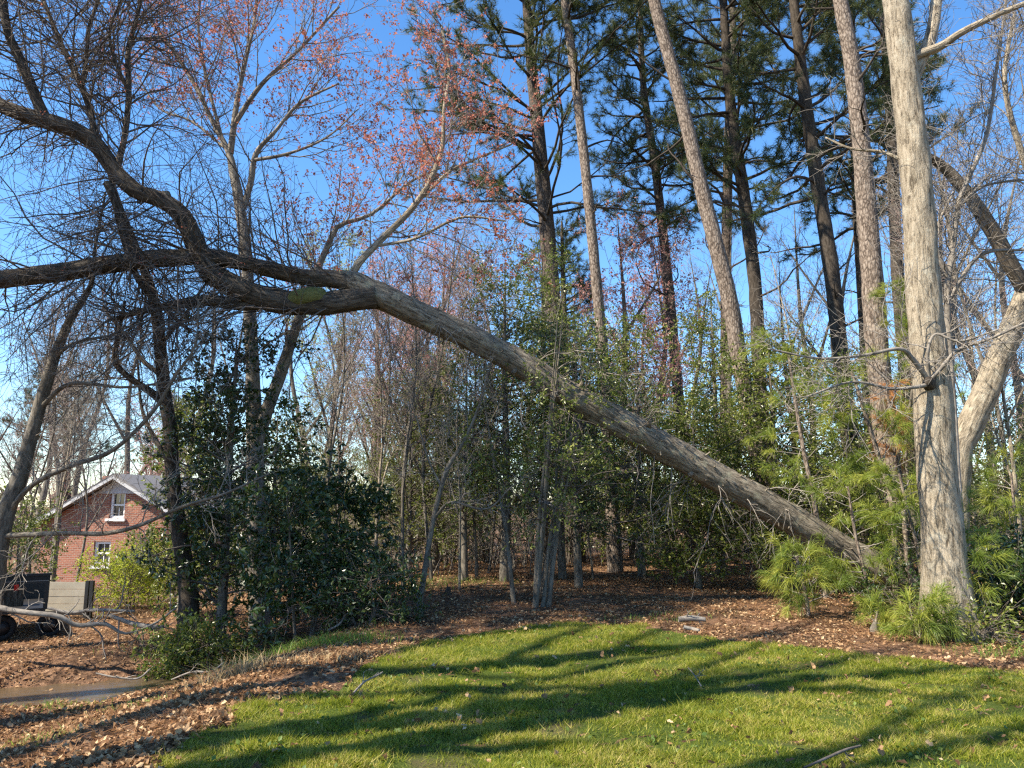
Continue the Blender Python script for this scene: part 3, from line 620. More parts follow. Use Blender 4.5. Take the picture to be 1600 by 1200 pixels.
pine('dark barked pine with many crossing boughs next to the twin pale stem', [(1320, 620, 18, 25), (1300, 430, 18, 24), (1275, 270, 18, 22), (1255, 130, 18, 19), (1240, 0, 18, 15)], 18.5, 9.0, 3.4, M['dark'], 44, 6)
pine('thick light brown pine stem close behind the beige trunk', [(1385, 700, 14.5, 36), (1372, 560, 14.5, 35), (1360, 400, 14.5, 33), (1345, 220, 14.5, 28), (1330, 90, 14.5, 26), (1313, 0, 14.5, 24)], 17, 12.2, 2.8, M['pinelit'], 30, 7)
pine('narrow dark pine half hidden behind the thick light brown stem', [(1355, 620, 21, 14), (1345, 430, 21, 15), (1337, 280, 21, 14), (1332, 100, 21, 12), (1330, 0, 21, 10)], 19.5, 9.0, 2.8, M['dark'], 36, 8)
pine('short pine with a small round crown behind the evergreen thicket', [(885, 640, 26, 11), (882, 520, 26, 10), (880, 440, 26, 8), (878, 360, 26, 5)], 11.5, 6.5, 1.7, M['pine'], 30, 13, tufts=6)
rng = np.random.default_rng(21)
def far_pine(src, px, d, rz, k, label):
    x = (px - 800) / FPX * d; copy_tree(src, (x, d, float(H(x, d))), rz, k, label)
far_pine(pC, 1125, 31, 2.2, 1.35, 'far pine showing a ragged crown behind the dark straight pine')
far_pine(pB, 1420, 27, 3.9, 1.25, 'dense far pine filling the sky behind the beige trunk')

# ---- deciduous trees on the creek side
mp = rows([(408, 935, 13.5, 32), (402, 860, 13.5, 27), (400, 780, 13.5, 26), (398, 690, 13.5, 26), (394, 560, 13.5, 21), (388, 450, 13.5, 19), (382, 380, 13.5, 18), (374, 318, 13.5, 17), (364, 265, 13.5, 14), (356, 235, 13.5, 10), (332, 190, 13.5, 8), (308, 140, 13.5, 7), (275, 85, 13.5, 6), (225, 20, 13.5, 4)])
ml = [rows([(400, 700, 13.5, 18), (416, 645, 13.4, 20), (440, 580, 13.3, 19), (458, 525, 13.2, 16), (488, 440, 13.1, 12), (512, 385, 13.0, 10), (530, 352, 13, 8), (580, 335, 13, 6), (640, 285, 13, 4), (690, 262, 13, 3)]),
      rows([(360, 240, 13.5, 11), (366, 190, 13.4, 10), (372, 150, 13.4, 8), (385, 90, 13.4, 6), (398, 30, 13.4, 5), (405, -40, 13.4, 4)]),
      rows([(366, 195, 13.4, 9), (395, 150, 13.3, 8), (420, 120, 13.2, 7), (465, 80, 13.1, 5), (530, 10, 13, 4)]),
      rows([(378, 330, 13.5, 10), (392, 285, 13.5, 10), (400, 240, 13.4, 9), (430, 205, 13.3, 6), (470, 160, 13.2, 5), (530, 130, 13.1, 3)]),
      rows([(348, 222, 13.5, 6), (320, 110, 13.6, 5), (310, 40, 13.6, 4), (318, -40, 13.6, 3)]),
      rows([(398, 250, 13.4, 6), (450, 240, 13.3, 5), (510, 215, 13.2, 3), (560, 170, 13.2, 2)]),
      rows([(352, 232, 13.5, 5), (300, 190, 13.7, 4), (250, 170, 13.8, 3), (215, 120, 13.9, 2)])]
tree('red_maple', 'forked maple with fine reddish budding twigs standing behind the fallen limbs', 'tree', mp, ml, M['maple'], M['twigpale'], flare=.25, seed=12,
     crown=dict(per_m=4.2, l1=(.8, 2.4), l2=(.4, 1.2), l3=(.15, .5), n2=6, n3=4, up=.09, wig=.13, t0=.25, rm=.014, trunk_t0=.62, ang=(25, 55)), extra=buds(M['bud'], .95, .05, 6))
t2 = rows([(298, 945, 12.4, 30), (288, 880, 12.4, 25), (274, 790, 12.4, 23), (268, 720, 12.4, 21), (266, 670, 12.4, 21), (258, 620, 12.4, 20), (252, 560, 12.3, 19), (245, 495, 12.2, 17), (232, 440, 12.1, 15), (205, 370, 12, 12), (180, 300, 12, 8), (150, 200, 12, 5)])
tree('dark_barked_tree', 'dark crooked trunk growing up through the caught limbs in front of the brick house', 'tree', t2,
     [rows([(262, 635, 12.4, 14), (235, 612, 12.3, 12), (205, 592, 12.2, 10), (180, 565, 12.1, 9), (186, 520, 12, 7), (195, 470, 12, 5)]), rows([(258, 590, 12.4, 9), (225, 565, 12.5, 7), (200, 530, 12.6, 5), (160, 480, 12.7, 3)]),
      rows([(268, 730, 12.4, 9), (245, 690, 12.6, 7), (222, 640, 12.8, 5), (215, 560, 12.9, 3)]), rows([(250, 540, 12.3, 7), (290, 490, 12.2, 5), (330, 430, 12.1, 3)])], M['dark'], M['twig'], flare=.3, seed=15,
     crown=dict(per_m=4, l1=(.5, 1.7), l2=(.3, .9), l3=(.12, .45), n2=6, n3=4, up=.04, t0=.12, rm=.012, trunk_t0=.35))
tl = rows([(-22, 1000, 11.4, 34), (-5, 870, 11.4, 29), (10, 800, 11.4, 26), (32, 740, 11.4, 23), (52, 670, 11.4, 20), (72, 600, 11.4, 18), (92, 540, 11.4, 15), (112, 495, 11.4, 12), (142, 445, 11.4, 8), (150, 380, 11.4, 5), (165, 300, 11.4, 3)])
tree('slanting_creekside_tree', 'grey slanting tree with one thin branch stretched level across the brick gable', 'tree', tl,
     [rows([(0, 838, 11.4, 10), (30, 836, 11.3, 8), (110, 833, 11.1, 7), (160, 834, 11, 7), (215, 822, 10.9, 6), (290, 790, 10.8, 5), (350, 772, 10.7, 4), (420, 740, 10.6, 3)]),
      rows([(14, 800, 11.4, 9), (50, 758, 11.2, 8), (110, 728, 11, 8), (165, 710, 10.9, 7), (205, 680, 10.8, 6), (245, 635, 10.7, 6), (275, 585, 10.6, 5), (305, 540, 10.5, 4), (310, 470, 10.5, 3)]),
      rows([(60, 640, 11.4, 8), (110, 600, 11.2, 6), (200, 605, 11, 4), (300, 590, 10.8, 3)]), rows([(84, 560, 11.4, 6), (120, 535, 11.2, 5), (200, 520, 11, 3)])], M['grey'], M['twigpale'], seed=18,
     crown=dict(per_m=4, l1=(.4, 1.4), l2=(.3, .8), l3=(.1, .4), n2=5, n3=4, up=.05, t0=.12, rm=.01, trunk_t0=.3))
# small crooked tree at the lawn's far edge
b = G(655, 957); D0 = b[1]
st_ = rows([(655, 957, D0, 11), (658, 930, D0, 9), (664, 890, D0, 9), (672, 840, D0, 8), (682, 790, D0, 8), (700, 730, D0, 7), (725, 690, D0, 5), (750, 630, D0, 4), (770, 560, D0, 3)])
tree('crooked_sapling', 'thin crooked grey tree standing alone where the leaf litter meets the shade', 'tree', st_,
     [rows([(678, 810, D0, 5), (705, 785, D0 - .2, 4), (760, 795, D0 - .4, 3), (800, 760, D0 - .5, 2)]), rows([(653, 935, D0, 4), (640, 900, D0 + .2, 3), (625, 850, D0 + .3, 2)]), rows([(690, 760, D0, 4), (670, 720, D0, 3), (650, 650, D0, 2)])], M['grey'], M['twigpale'], sides=8, lump=.03, seed=20,
     crown=dict(per_m=5, l1=(.3, 1.0), l2=(.2, .5), l3=(.08, .3), n2=4, n3=3, up=.05, rm=.006, trunk_t0=.35))

# ---- hollies and other evergreens (stems, crown of branches, leaves)
def holly(name, label, base, h, w, mat, n1=60, per=7, leaf=.062, stems=1, lo=.1, seed=0, lean=(0, 0), group=None, bark_=None, n2=7, n3=3, tilt=(50, 95), lvl3=True, cat_='holly'):
    global rng
    rng = np.random.default_rng(500 + seed); root = thing(name, base, label, cat_, group); b = A(base, float)
    lines = []
    for s in range(stems):
        a = rng.uniform(0, 6.28); o_ = A([math.cos(a), math.sin(a), 0]) * (.03 if stems == 1 else rng.uniform(.07 + .008 * stems, .05 + .04 * stems)); hh = h * (1 if s == 0 else rng.uniform(.75, 1))
        sp = A([math.cos(a), math.sin(a), 0]) * (0 if stems == 1 else w * .26)
        r0 = .012 * h + .012 if stems == 1 else .006 * h + .008
        l = [[*(b + o_ + A([0, 0, -.06])), r0 * 1.3], [*(b + o_ + sp * .25 + A([rng.normal() * .04, rng.normal() * .04, hh * .3])), r0 * .85], [*(b + o_ + sp * .6 + A([lean[0] * .5, lean[1] * .5, hh * .62])), r0 * .6], [*(b + o_ + sp + A([lean[0], lean[1], hh])), .008]]
        lines.append(cat(l, 24))
        g = Geo(); g.tubes(lines[-1][:, :3], lines[-1][:, 3], 10, lump=.05, seed=seed + s); g.build('trunk' if stems == 1 else 'stem', bark_ or M['grey'], root, b)
    P, R = stack(lines)
    P1, R1 = grow(P, R, max(3, n1 // stems), lo, .97, w * .16, w * .74, tilt, 7, .0, .14, .4, .02, .3, .55)
    P2, R2_ = grow(P1, R1, n2, .2, 1., .25, .75, (25, 70), 5, .0, .18, .6, .008, .4, .3, .2, .003)
    g = Geo(); g.tubes(P1, R1, 4); g.tubes(P2, R2_, 3)
    src = P2
    if lvl3:
        P3, R3 = grow(P2, R2_, n3, .2, 1., .1, .3, (25, 70), 4, 0, .2, .7, .004, .6, .2, 0, .0025); src = P3
    cr_ = g.build('crown', M['twig'], root, b, kind='stuff')
    p, d = leaf_on(src, per); g = Geo(); leaves(g, p, d, leaf, .3, .35, .5, .1); g.build('foliage', mat, cr_, b, smooth=False, kind='stuff')
    return root
def at(px, d): 
    x = W(px, 800, d)[0]; return (x, d, float(H(x, d)))
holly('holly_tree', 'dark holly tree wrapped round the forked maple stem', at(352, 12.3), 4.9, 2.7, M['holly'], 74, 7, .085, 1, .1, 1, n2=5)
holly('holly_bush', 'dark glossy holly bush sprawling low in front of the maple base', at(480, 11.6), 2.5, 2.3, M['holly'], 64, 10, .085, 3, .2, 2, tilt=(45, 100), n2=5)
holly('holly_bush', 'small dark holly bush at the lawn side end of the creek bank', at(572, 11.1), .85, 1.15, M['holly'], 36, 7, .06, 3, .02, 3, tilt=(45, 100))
holly('ivy_bush', 'grey green leathery bush in full sun beneath the dark crooked trunk', at(322, 11.2), .62, .75, M['hollylit'], 36, 7, .06, 3, .0, 4, tilt=(40, 100), cat_='bush')
holly('lime_shrub', 'bright yellow green shrub beside the grey board panel', at(205, 15.5), .85, 1.5, M['lime'], 70, 5, .05, 4, .0, 5, tilt=(20, 60), cat_='shrub')
holly('lime_shrub', 'yellow green flowering shrub against the lower brick wall', at(255, 18), 1.0, 1.5, M['lime'], 60, 5, .05, 4, .0, 6, tilt=(20, 60), cat_='shrub')
holly('evergreen_shrub', 'rounded evergreen shrub rising behind the black trailer', at(15, 15.5), 2.2, 2.2, M['hollylit'], 70, 6, .06, 3, .1, 7, cat_='shrub')
# the evergreen thicket across the middle
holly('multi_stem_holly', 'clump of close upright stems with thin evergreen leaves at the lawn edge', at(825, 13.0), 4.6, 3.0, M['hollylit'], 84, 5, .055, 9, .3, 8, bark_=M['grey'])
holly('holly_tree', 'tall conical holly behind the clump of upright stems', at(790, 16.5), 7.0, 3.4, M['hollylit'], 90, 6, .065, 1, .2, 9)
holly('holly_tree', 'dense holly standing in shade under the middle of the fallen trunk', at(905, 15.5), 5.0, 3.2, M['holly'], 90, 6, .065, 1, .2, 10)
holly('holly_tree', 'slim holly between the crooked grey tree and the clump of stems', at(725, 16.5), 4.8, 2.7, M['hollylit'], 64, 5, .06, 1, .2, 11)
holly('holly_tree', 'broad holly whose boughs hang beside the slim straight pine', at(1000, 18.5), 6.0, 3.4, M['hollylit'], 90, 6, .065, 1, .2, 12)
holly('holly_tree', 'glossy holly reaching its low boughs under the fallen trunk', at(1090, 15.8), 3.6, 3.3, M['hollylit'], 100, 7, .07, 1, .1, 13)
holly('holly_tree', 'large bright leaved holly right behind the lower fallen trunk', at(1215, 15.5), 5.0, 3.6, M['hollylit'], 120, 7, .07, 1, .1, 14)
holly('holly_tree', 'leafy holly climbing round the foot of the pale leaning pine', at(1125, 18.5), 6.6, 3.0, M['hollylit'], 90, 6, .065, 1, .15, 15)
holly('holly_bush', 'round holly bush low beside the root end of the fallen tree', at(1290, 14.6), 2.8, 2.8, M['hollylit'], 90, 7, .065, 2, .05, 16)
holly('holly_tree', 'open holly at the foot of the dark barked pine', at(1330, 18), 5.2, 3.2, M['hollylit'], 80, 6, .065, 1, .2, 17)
holly('holly_bush', 'evergreen bush in the brush behind the leaning tree', at(1560, 13.8), 3.0, 3.0, M['olive'], 80, 5, .06, 3, .05, 18)
holly('holly_tree', 'thin leaved holly high behind the fork of the fallen tree', at(680, 19), 6.0, 2.8, M['olive'], 70, 5, .06, 1, .2, 19)
holly('holly_tree', 'dark holly spire standing against the tall pine stem', at(850, 20), 8.4, 3.0, M['hollylit'], 90, 6, .065, 1, .3, 20)
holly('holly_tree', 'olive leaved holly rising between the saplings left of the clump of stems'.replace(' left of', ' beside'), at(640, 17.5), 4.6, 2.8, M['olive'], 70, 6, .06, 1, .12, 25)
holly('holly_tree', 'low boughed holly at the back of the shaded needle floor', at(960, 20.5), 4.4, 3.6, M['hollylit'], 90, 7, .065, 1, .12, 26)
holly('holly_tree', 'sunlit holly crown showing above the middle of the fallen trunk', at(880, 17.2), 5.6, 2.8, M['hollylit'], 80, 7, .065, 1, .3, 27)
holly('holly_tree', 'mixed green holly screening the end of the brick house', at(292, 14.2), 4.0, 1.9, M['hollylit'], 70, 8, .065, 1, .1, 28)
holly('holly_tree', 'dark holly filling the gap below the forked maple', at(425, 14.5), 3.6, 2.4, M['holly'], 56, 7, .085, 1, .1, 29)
holly('ivy_clump', 'small patch of green ivy at the foot of the beige trunk', at(1500, 9.65), .28, .55, M['hollylit'], 24, 4, .06, 3, .0, 22, cat_='ivy', n2=4)
holly('ivy_clump', 'ivy growing in shade under the root end of the fallen trunk', at(1410, 11.6), .5, .9, M['holly'], 30, 5, .06, 3, .0, 23, cat_='ivy', n2=4)
holly('evergreen_shrub', 'dark rhododendron like shrub at the sunny edge beyond the beige trunk', at(1590, 10.6), 1.0, 1.3, M['holly'], 40, 6, .08, 3, .0, 24, cat_='shrub')
# olive brush filling the wood behind, one clump at a time
OL = [(560, 19, 3.4), (620, 21, 4.2), (700, 23, 4.4), (770, 22, 4.2), (870, 23, 4.5), (950, 24, 4.5), (480, 20, 3.2), (1040, 24, 4.8), (1150, 23, 4.6), (1250, 21, 4.4), (1440, 17, 3.6), (1500, 19, 4.2), (1640, 17, 4), (420, 24, 3.6), (1390, 22, 5), (540, 27, 4)]
proto = holly('brush_shrub', 'olive leaved twiggy shrub in the brush at the back of the wood', at(*OL[0][:2]), 3.4, 3.4, M['olive'], 90, 4, .06, 5, .0, 30, group='brush shrubs at the back of the wood', tilt=(20, 70), cat_='shrub', bark_=M['grey'])
proto2 = holly('brush_shrub', 'olive leaved twiggy shrub in the brush at the back of the wood', at(*OL[1][:2]), 3.8, 3.4, M['hollylit'], 90, 4, .06, 5, .0, 31, group='brush shrubs at the back of the wood', tilt=(25, 80), cat_='shrub', bark_=M['grey'])
rng = np.random.default_rng(33)
for i, (px, d, h) in enumerate(OL[2:]): copy_tree((proto, proto2)[i % 2], at(px, d), rng.uniform(0, 6), h / 3.6)

# ---- slim saplings of the understory
SAP = [(515, 15, 7.5), (540, 18, 6), (588, 16, 6.5), (632, 15.5, 7), (676, 16.5, 8), (719, 15, 5), (746, 17, 7), (765, 19, 6), (880, 17.5, 6), (925, 17, 4.5), (610, 20, 8), (1005, 17.5, 4), (505, 22, 8), (700, 21, 8), (1245, 19, 8), (1440, 16, 8), (1560, 15, 9), (1520, 17, 8), (60, 17, 6), (25, 14.5, 6), (90, 20, 7), (125, 24, 8), (45, 22, 8), (1590, 12.5, 7)]
def sapling(name, label, base, h, seed, r0=.03, tm='twigpale', bm='grey', up=.06, group=None, per_m=4.2, extra=None, l1=(.5, 1.5)):
    global rng
    rng = np.random.default_rng(900 + seed); b = A(base); q = rng.normal(size=(3, 2)) * h * .025
    l = [[*b, r0 * 1.3], [b[0] + q[0, 0], b[1] + q[0, 1], b[2] + h * .33, r0], [b[0] + q[1, 0] * 1.6, b[1] + q[1, 1], b[2] + h * .66, r0 * .65], [b[0] + q[2, 0] * 2.2, b[1] + q[2, 1] * 2, b[2] + h, .006]]
    f = .7 * h / 8
    lb = []
    for k in range(3):
        t = cat(l, 20)[int(5 + k * 3.5)]; a = rng.uniform(0, 6.28); dv = A([math.cos(a) * .55, math.sin(a) * .55, 1]); e = t[:3] + dv * h * .3
        lb.append([[*t[:3], t[3] * .7], [*(t[:3] + dv * h * .15 + rng.normal(size=3) * .06), t[3] * .45], [*e, .005]])
    return tree(name, label, 'sapling' if h < 9 else 'tree', l, lb, M[bm], M[tm], sides=8, lump=.03, K=30, seed=seed, group=group,
                crown=dict(per_m=per_m, l1=l1, l2=(.25, .8), l3=(.1, .4), n2=5, n3=4, up=up, wig=.16, t0=.1, rm=.009, trunk_t0=.3, ang=(25, 60), tw=.0032), extra=extra)[0]
sp = [sapling('sapling', 'slender leafless sapling among the evergreens of the understory', at(*SAP[k][:2]), 7, k, tm=('twigpale', 'twigred', 'twigpale')[k], bm=('grey', 'grey', 'pale')[k], group='leafless saplings in the understory') for k in range(3)]
rng = np.random.default_rng(34)
def pick(px, table):
    for lim, lab in table:
        if px < lim: return lab
SL = [(140, 'slender leafless sapling by the black trailer and the brick house'), (740, 'slender leafless sapling between the holly bush and the clump of upright stems'), (1100, 'slender leafless sapling in the shade under the middle of the fallen trunk'), (9e9, 'slender leafless sapling in the brush round the leaning tree')]
BL = [(320, 'leafless grey tree standing behind the brick house'), (800, 'leafless grey tree in the wood behind the forked maple'), (1300, 'leafless grey tree among the tall pine stems'), (9e9, 'leafless grey tree in the brush behind the leaning tree')]
ML = [(300, 'far maple hazy with pink buds beyond the brick house'), (800, 'maple hazy with pink buds behind the fork of the fallen tree'), (9e9, 'maple hazy with pink buds behind the slim straight pine')]
OLB = [(600, 'olive twiggy shrub in the brush behind the holly bush'), (1000, 'olive twiggy shrub in the brush behind the clump of upright stems'), (1300, 'olive twiggy shrub in the brush under the pale leaning pine'), (9e9, 'olive twiggy shrub in the brush behind the beige trunk')]
def relabel(o, px, table): o['label'] = pick(px, table); o['group'] = {'s': 'saplings: ', 'l': 'bare trees: ', 'f': 'maples: ', 'm': 'maples: ', 'o': 'brush: '}[o['label'][0]] + o['label']
for k, o in enumerate(sp): relabel(o, SAP[k][0], SL)
for k, o in enumerate((proto, proto2)): relabel(o, OL[k][0], OLB)
for o, (px, d, h) in zip([o for o in COL.objects if o.name.startswith('brush_shrub') and o not in (proto, proto2)], OL[2:]): relabel(o, px, OLB)
for i, (px, d, h) in enumerate(SAP[3:]): relabel(copy_tree(sp[i % 3], at(px, d), rng.uniform(0, 6), h / 7), px, SL)
# ---- background trees
bt = [sapling('bare_tree', 'leafless grey tree in the wood behind the fallen tree', at(700, 30), 13, 50, .12, 'twig', 'grey', .05, 'leafless trees behind the fallen tree', 2.6, None, (1., 3.)),
      sapling('bare_tree', 'leafless grey tree in the wood behind the fallen tree', at(1480, 24), 14, 51, .12, 'twigpale', 'grey', .05, 'leafless trees behind the fallen tree', 2.6, None, (1., 3.))]
rm_ = [sapling('budding_maple', 'far maple hazy with pink red buds behind the wood', at(640, 25), 8.6, 52, .09, 'twigred', 'grey', .07, 'pink budding maples behind the wood', 5, buds(M['budpink'], .8, .06, 5), (.7, 2.)),]
pg = sapling('leafing_tree', 'pale green leafing tree showing beyond the fork of the maple', at(500, 24), 10.5, 53, .08, 'twigpale', 'grey', .08, None, 5, small_leaves(M['palegreen'], 5, .07), (.6, 1.5))
rng = np.random.default_rng(35)
for i, (px, d, s) in enumerate([(560, 33, 1), (470, 36, 1.1), (380, 34, 1), (300, 40, 1.2), (200, 42, 1.2), (120, 40, 1.1), (40, 38, 1.1), (830, 34, 1), (920, 30, .8), (1080, 32, .9), (1180, 30, 1), (1260, 33, 1.1), (1350, 28, 1), (1550, 22, .9), (1600, 26, 1.1), (1640, 20, 1), (-60, 30, 1), (90, 30, .9), (760, 40, 1.2), (620, 42, 1.2), (1520, 30, 1.1), (1230, 24, .7)]):
    relabel(copy_tree(bt[i % 2], at(px, d), rng.uniform(0, 6), s), px, BL)
relabel(bt[0], 700, BL); relabel(bt[1], 1480, BL); relabel(rm_[0], 640, ML)
for px, d, s in [(700, 27, 1.3), (590, 28, 1.25), (655, 30, 1.4), (990, 23, 1.25), (1035, 26, 1.3), (240, 40, 1.0), (270, 44, 1.1), (225, 37, .8), (1010, 30, 1.2), (90, 44, 1.0)]:
    relabel(copy_tree(rm_[0], at(px, d), rng.uniform(0, 6), s), px, ML)
# layered far evergreen seen over the creekside tree
pine('far spreading pine with flat layered boughs beyond the brick house', [(105, 840, 45, 12), (104, 740, 45, 11), (103, 660, 45, 9), (103, 600, 45, 5)], 9.5, 3.6, 5.2, M['dark'], 46, 40, tufts=10, dead=2, group='distant pines')
rng = np.random.default_rng(36)
# far wood closing the horizon
g = Geo(); n = 150
px_ = rng.uniform(-900, 2500, n); dd = rng.uniform(48, 85, n); x0 = (px_ - 800) / FPX * dd; z0 = H(x0, dd); hh = rng.uniform(5, 9, n) 
l = np.stack([np.stack([x0 + rng.normal(size=n) * .3 * k, dd, z0 + hh * k / 4], -1) for k in range(5)], 1); r = np.linspace(.13, .04, 5) * np.ones((n, 1))
g.tubes(l, r, 4); P1, R1 = grow(l, r, 8, .15, 1, 1.2, 3.2, (25, 60), 5, .06, .2, .5, .04, .4, .4, 0, .012); g.tubes(P1, R1, 3)
P2, R2_ = grow(P1, R1, 5, .1, 1, .5, 1.6, (25, 60), 3, .06, .2, .6, .02, .5, .3, 0, .012); g.tubes(P2, R2_, 3)
o = g.build('far_wood', M['twig'], kind='stuff'); o['label'] = 'far grey leafless wood closing the view behind the house'; o['category'] = 'wood'
g = Geo(); n = 700; px_ = rng.uniform(-900, 2500, n); dd = rng.uniform(44, 80, n); x0 = (px_ - 800) / FPX * dd; z0 = H(x0, dd)
c = np.repeat(np.stack([x0, dd, z0 + 1.2], -1), 40, 0); p = c + rng.normal(size=c.shape) * A([1.5, 1.2, .9]); leaves(g, p, nrm(rng.normal(size=p.shape)), .28, .5, .3, .6)
o = g.build('far_undergrowth', M['olive'], kind='stuff', smooth=False); o['label'] = 'far olive undergrowth at the foot of the grey wood'; o['category'] = 'undergrowth'
g = Geo(); n = 1300; px_ = rng.uniform(380, 1750, n); dd = rng.uniform(17.5, 30, n); x0 = (px_ - 800) / FPX * dd
k = (dd > 20.5) | (np.abs(px_ - 1000) > 160); x0, dd = x0[k], dd[k]; n = len(x0)
l = np.stack([np.stack([x0 + rng.normal(size=n) * .12 * j, dd, H(x0, dd) + rng.uniform(.3, .8, n) * j], -1) for j in range(4)], 1); r = np.linspace(.014, .005, 4) * np.ones((n, 1))
g.tubes(l, r, 3); P1, R1 = grow(l, r, 5, .2, 1, .3, .9, (25, 65), 3, .04, .2, .6, .006, .5, .3, 0, .004); g.tubes(P1, R1, 3)
o = g.build('undergrowth', M['twigpale'], kind='stuff'); o['label'] = 'thin bare brush stems tangled at the back of the wood'; o['category'] = 'undergrowth'

# ---- young long-needled pines round the beige trunk
def young_pine(label, spec, n1, reach, seed, dens=44, L=.17, mat='needle_young', nlen=2, low=.1, group=None):
    L = L * 1.55; dens = int(dens * 1.35)
    global rng
    rng = np.random.default_rng(700 + seed); l = rows(spec); tr = cat(l, 30); tr = to_ground(tr) if tr[0, 2] < .4 else tr; base = root_of(tr)
    root = thing('young_pine', base, label, 'young pine', group)
    g = Geo(); g.tubes(tr[:, :3], tr[:, 3], 8, lump=.04, seed=seed); g.build('trunk', M['pinelit'], root, base)
    P, R = stack([tr]); P1, R1 = grow(P, R, n1, low, 1., reach * .5, reach, (50, 90), 7, .02, .14, .4, .009, .35, .5)
    P2, R2_ = grow(P1, R1, nlen, .35, 1., .12, .4, (20, 60), 4, .03, .12, .6, .005, .6, .2)
    g = Geo(); g.tubes(P1, R1, 5); g.tubes(P2, R2_, 4); cr_ = g.build('crown', M['twigpale'], root, base, kind='stuff')
    tp = np.concatenate([P1[:, -1], P2[:, -1]]); dr = nrm(np.concatenate([P1[:, -1] - P1[:, -2], P2[:, -1] - P2[:, -2]]))
    g = Geo(); needles(g, tp, dr, dens, L, .0055, .3, .13, droop=.8); g.build('needles', M[mat], cr_, base, smooth=False, kind='stuff')
def foot(px, py): p = G(px, py); return p[1]
d1 = foot(1362, 955); young_pine('young pine with soft drooping needles in front of the fallen root end', [(1362, 957, d1, 7), (1352, 900, d1, 6), (1342, 860, d1, 5), (1333, 815, d1, 5), (1325, 760, d1, 3)], 20, 1.0, 1)
d2 = foot(1446, 962); young_pine('young pine whose thin brown stem stands against the beige trunk', [(1447, 962, d2, 8), (1440, 900, d2, 7), (1432, 850, d2, 6), (1420, 805, d2, 5), (1405, 740, d2, 4)], 20, .95, 2)
d3 = foot(1530, 990); young_pine('young pine hugging the shaded side of the beige trunk', [(1529, 990, d3, 7), (1522, 950, d3, 6), (1512, 900, d3, 5), (1505, 860, d3, 4), (1495, 800, d3, 3)], 16, .85, 3)
young_pine('small bright pine seedling at the edge of the fallen leaves', [(1368, 985, foot(1368, 985), 7), (1369, 970, foot(1368, 985), 5), (1371, 955, foot(1368, 985), 3)], 9, .3, 4, 40, .15)
young_pine('bushy pine seedling at the foot of the beige trunk', [(1440, 1000, foot(1440, 1000), 6), (1437, 975, foot(1440, 1000), 5), (1434, 950, foot(1440, 1000), 3)], 14, .42, 5, 44, .17)
d6 = 11.6; young_pine('low sprawling young pine under the lower fallen trunk', [(1262, 948, d6, 7), (1258, 925, d6, 6), (1250, 895, d6, 5), (1245, 870, d6, 3)], 16, .7, 6, 46, .18)
d7 = 12.6; young_pine('taller young pine with feathery tufts above the fallen root end', [(1400, 940, d7, 9), (1395, 800, d7, 8), (1375, 720, d7, 7), (1350, 640, d7, 6), (1330, 580, d7, 4)], 26, 1.2, 7, 40, .17, low=.35)
d8 = 13.5; young_pine('tall young pine with pale green plumes beside the bright holly', [(1290, 920, d8, 9), (1275, 800, d8, 8), (1255, 700, d8, 7), (1240, 610, d8, 5), (1230, 540, d8, 4)], 30, 1.3, 8, 40, .17, low=.35)
d9 = 12; young_pine('young pine partly screening the foot of the leaning tree', [(1600, 960, d9, 8), (1590, 880, d9, 7), (1585, 800, d9, 5), (1580, 740, d9, 3)], 18, .95, 9)
d10 = 13.8; young_pine('feathery young pine rising behind the knot of the beige trunk', [(1500, 900, d10, 10), (1480, 720, d10, 8), (1440, 560, d10, 6), (1420, 440, d10, 4)], 30, 1.2, 10, 36, .17, low=.4)
young_pine('dead orange needled bough hanging by the thick light brown pine', [(1420, 930, 12.9, 8), (1412, 800, 12.9, 7), (1400, 690, 12.9, 6), (1385, 610, 12.9, 4)], 14, .45, 11, 36, .15, 'deadneedle', low=.65)
rng = np.random.default_rng(41)

# ------------------------------------------------------------------ brick house
def brick_material():
    m, t, out = new_mat('red_brick'); c = node(t, 'ShaderNodeTexCoord'); sp_ = node(t, 'ShaderNodeSeparateXYZ'); cb = node(t, 'ShaderNodeCombineXYZ')
    t.links.new(c.outputs['Object'], sp_.inputs[0]); t.links.new(math_(t, 'ADD', sp_.outputs[0], sp_.outputs[1]), cb.inputs[0]); t.links.new(sp_.outputs[2], cb.inputs[1])
    b = node(t, 'ShaderNodeTexBrick', Scale=1.0, offset=.5); b.inputs['Brick Width'].default_value = .215; b.inputs['Row Height'].default_value = .075; b.inputs['Mortar Size'].default_value = .009
    b.inputs['Color1'].default_value = (.33, .105, .055, 1); b.inputs['Color2'].default_value = (.19, .06, .036, 1); b.inputs['Mortar'].default_value = (.34, .28, .22, 1)
    t.links.new(cb.outputs[0], b.inputs['Vector']); n = noise(t, c.outputs['Object'], 2.5, 4)
    cc = mixc(t, math_(t, 'MULTIPLY', n, .5), b.outputs['Color'], (.24, .10, .062))
    bu = node(t, 'ShaderNodeBump', Strength=.6, Distance=.012); bu.invert = True; t.links.new(b.outputs['Fac'], bu.inputs['Height'])
    p = node(t, 'ShaderNodeBsdfPrincipled', Roughness=.9); t.links.new(cc, p.inputs['Base Color']); t.links.new(bu.outputs[0], p.inputs['Normal']); t.links.new(p.outputs[0], out.inputs[0]); return m
M['white'] = plain('white_paint', (.72, .71, .68), .5, var=.12)
M['roof'] = plain('roof_shingle', (.19, .18, .18), .9, var=.35, scale=18)
M['siding'] = plain('grey_siding', (.46, .46, .46), .7, var=.15)
M['black'] = plain('black_steel', (.018, .017, .017), .5, .0, .4, 9, .4)
M['rubber'] = plain('tyre_rubber', (.02, .02, .02), .9, var=.3)
M['wood'] = plain('weathered_board', (.36, .32, .25), .85, var=.35, scale=5)
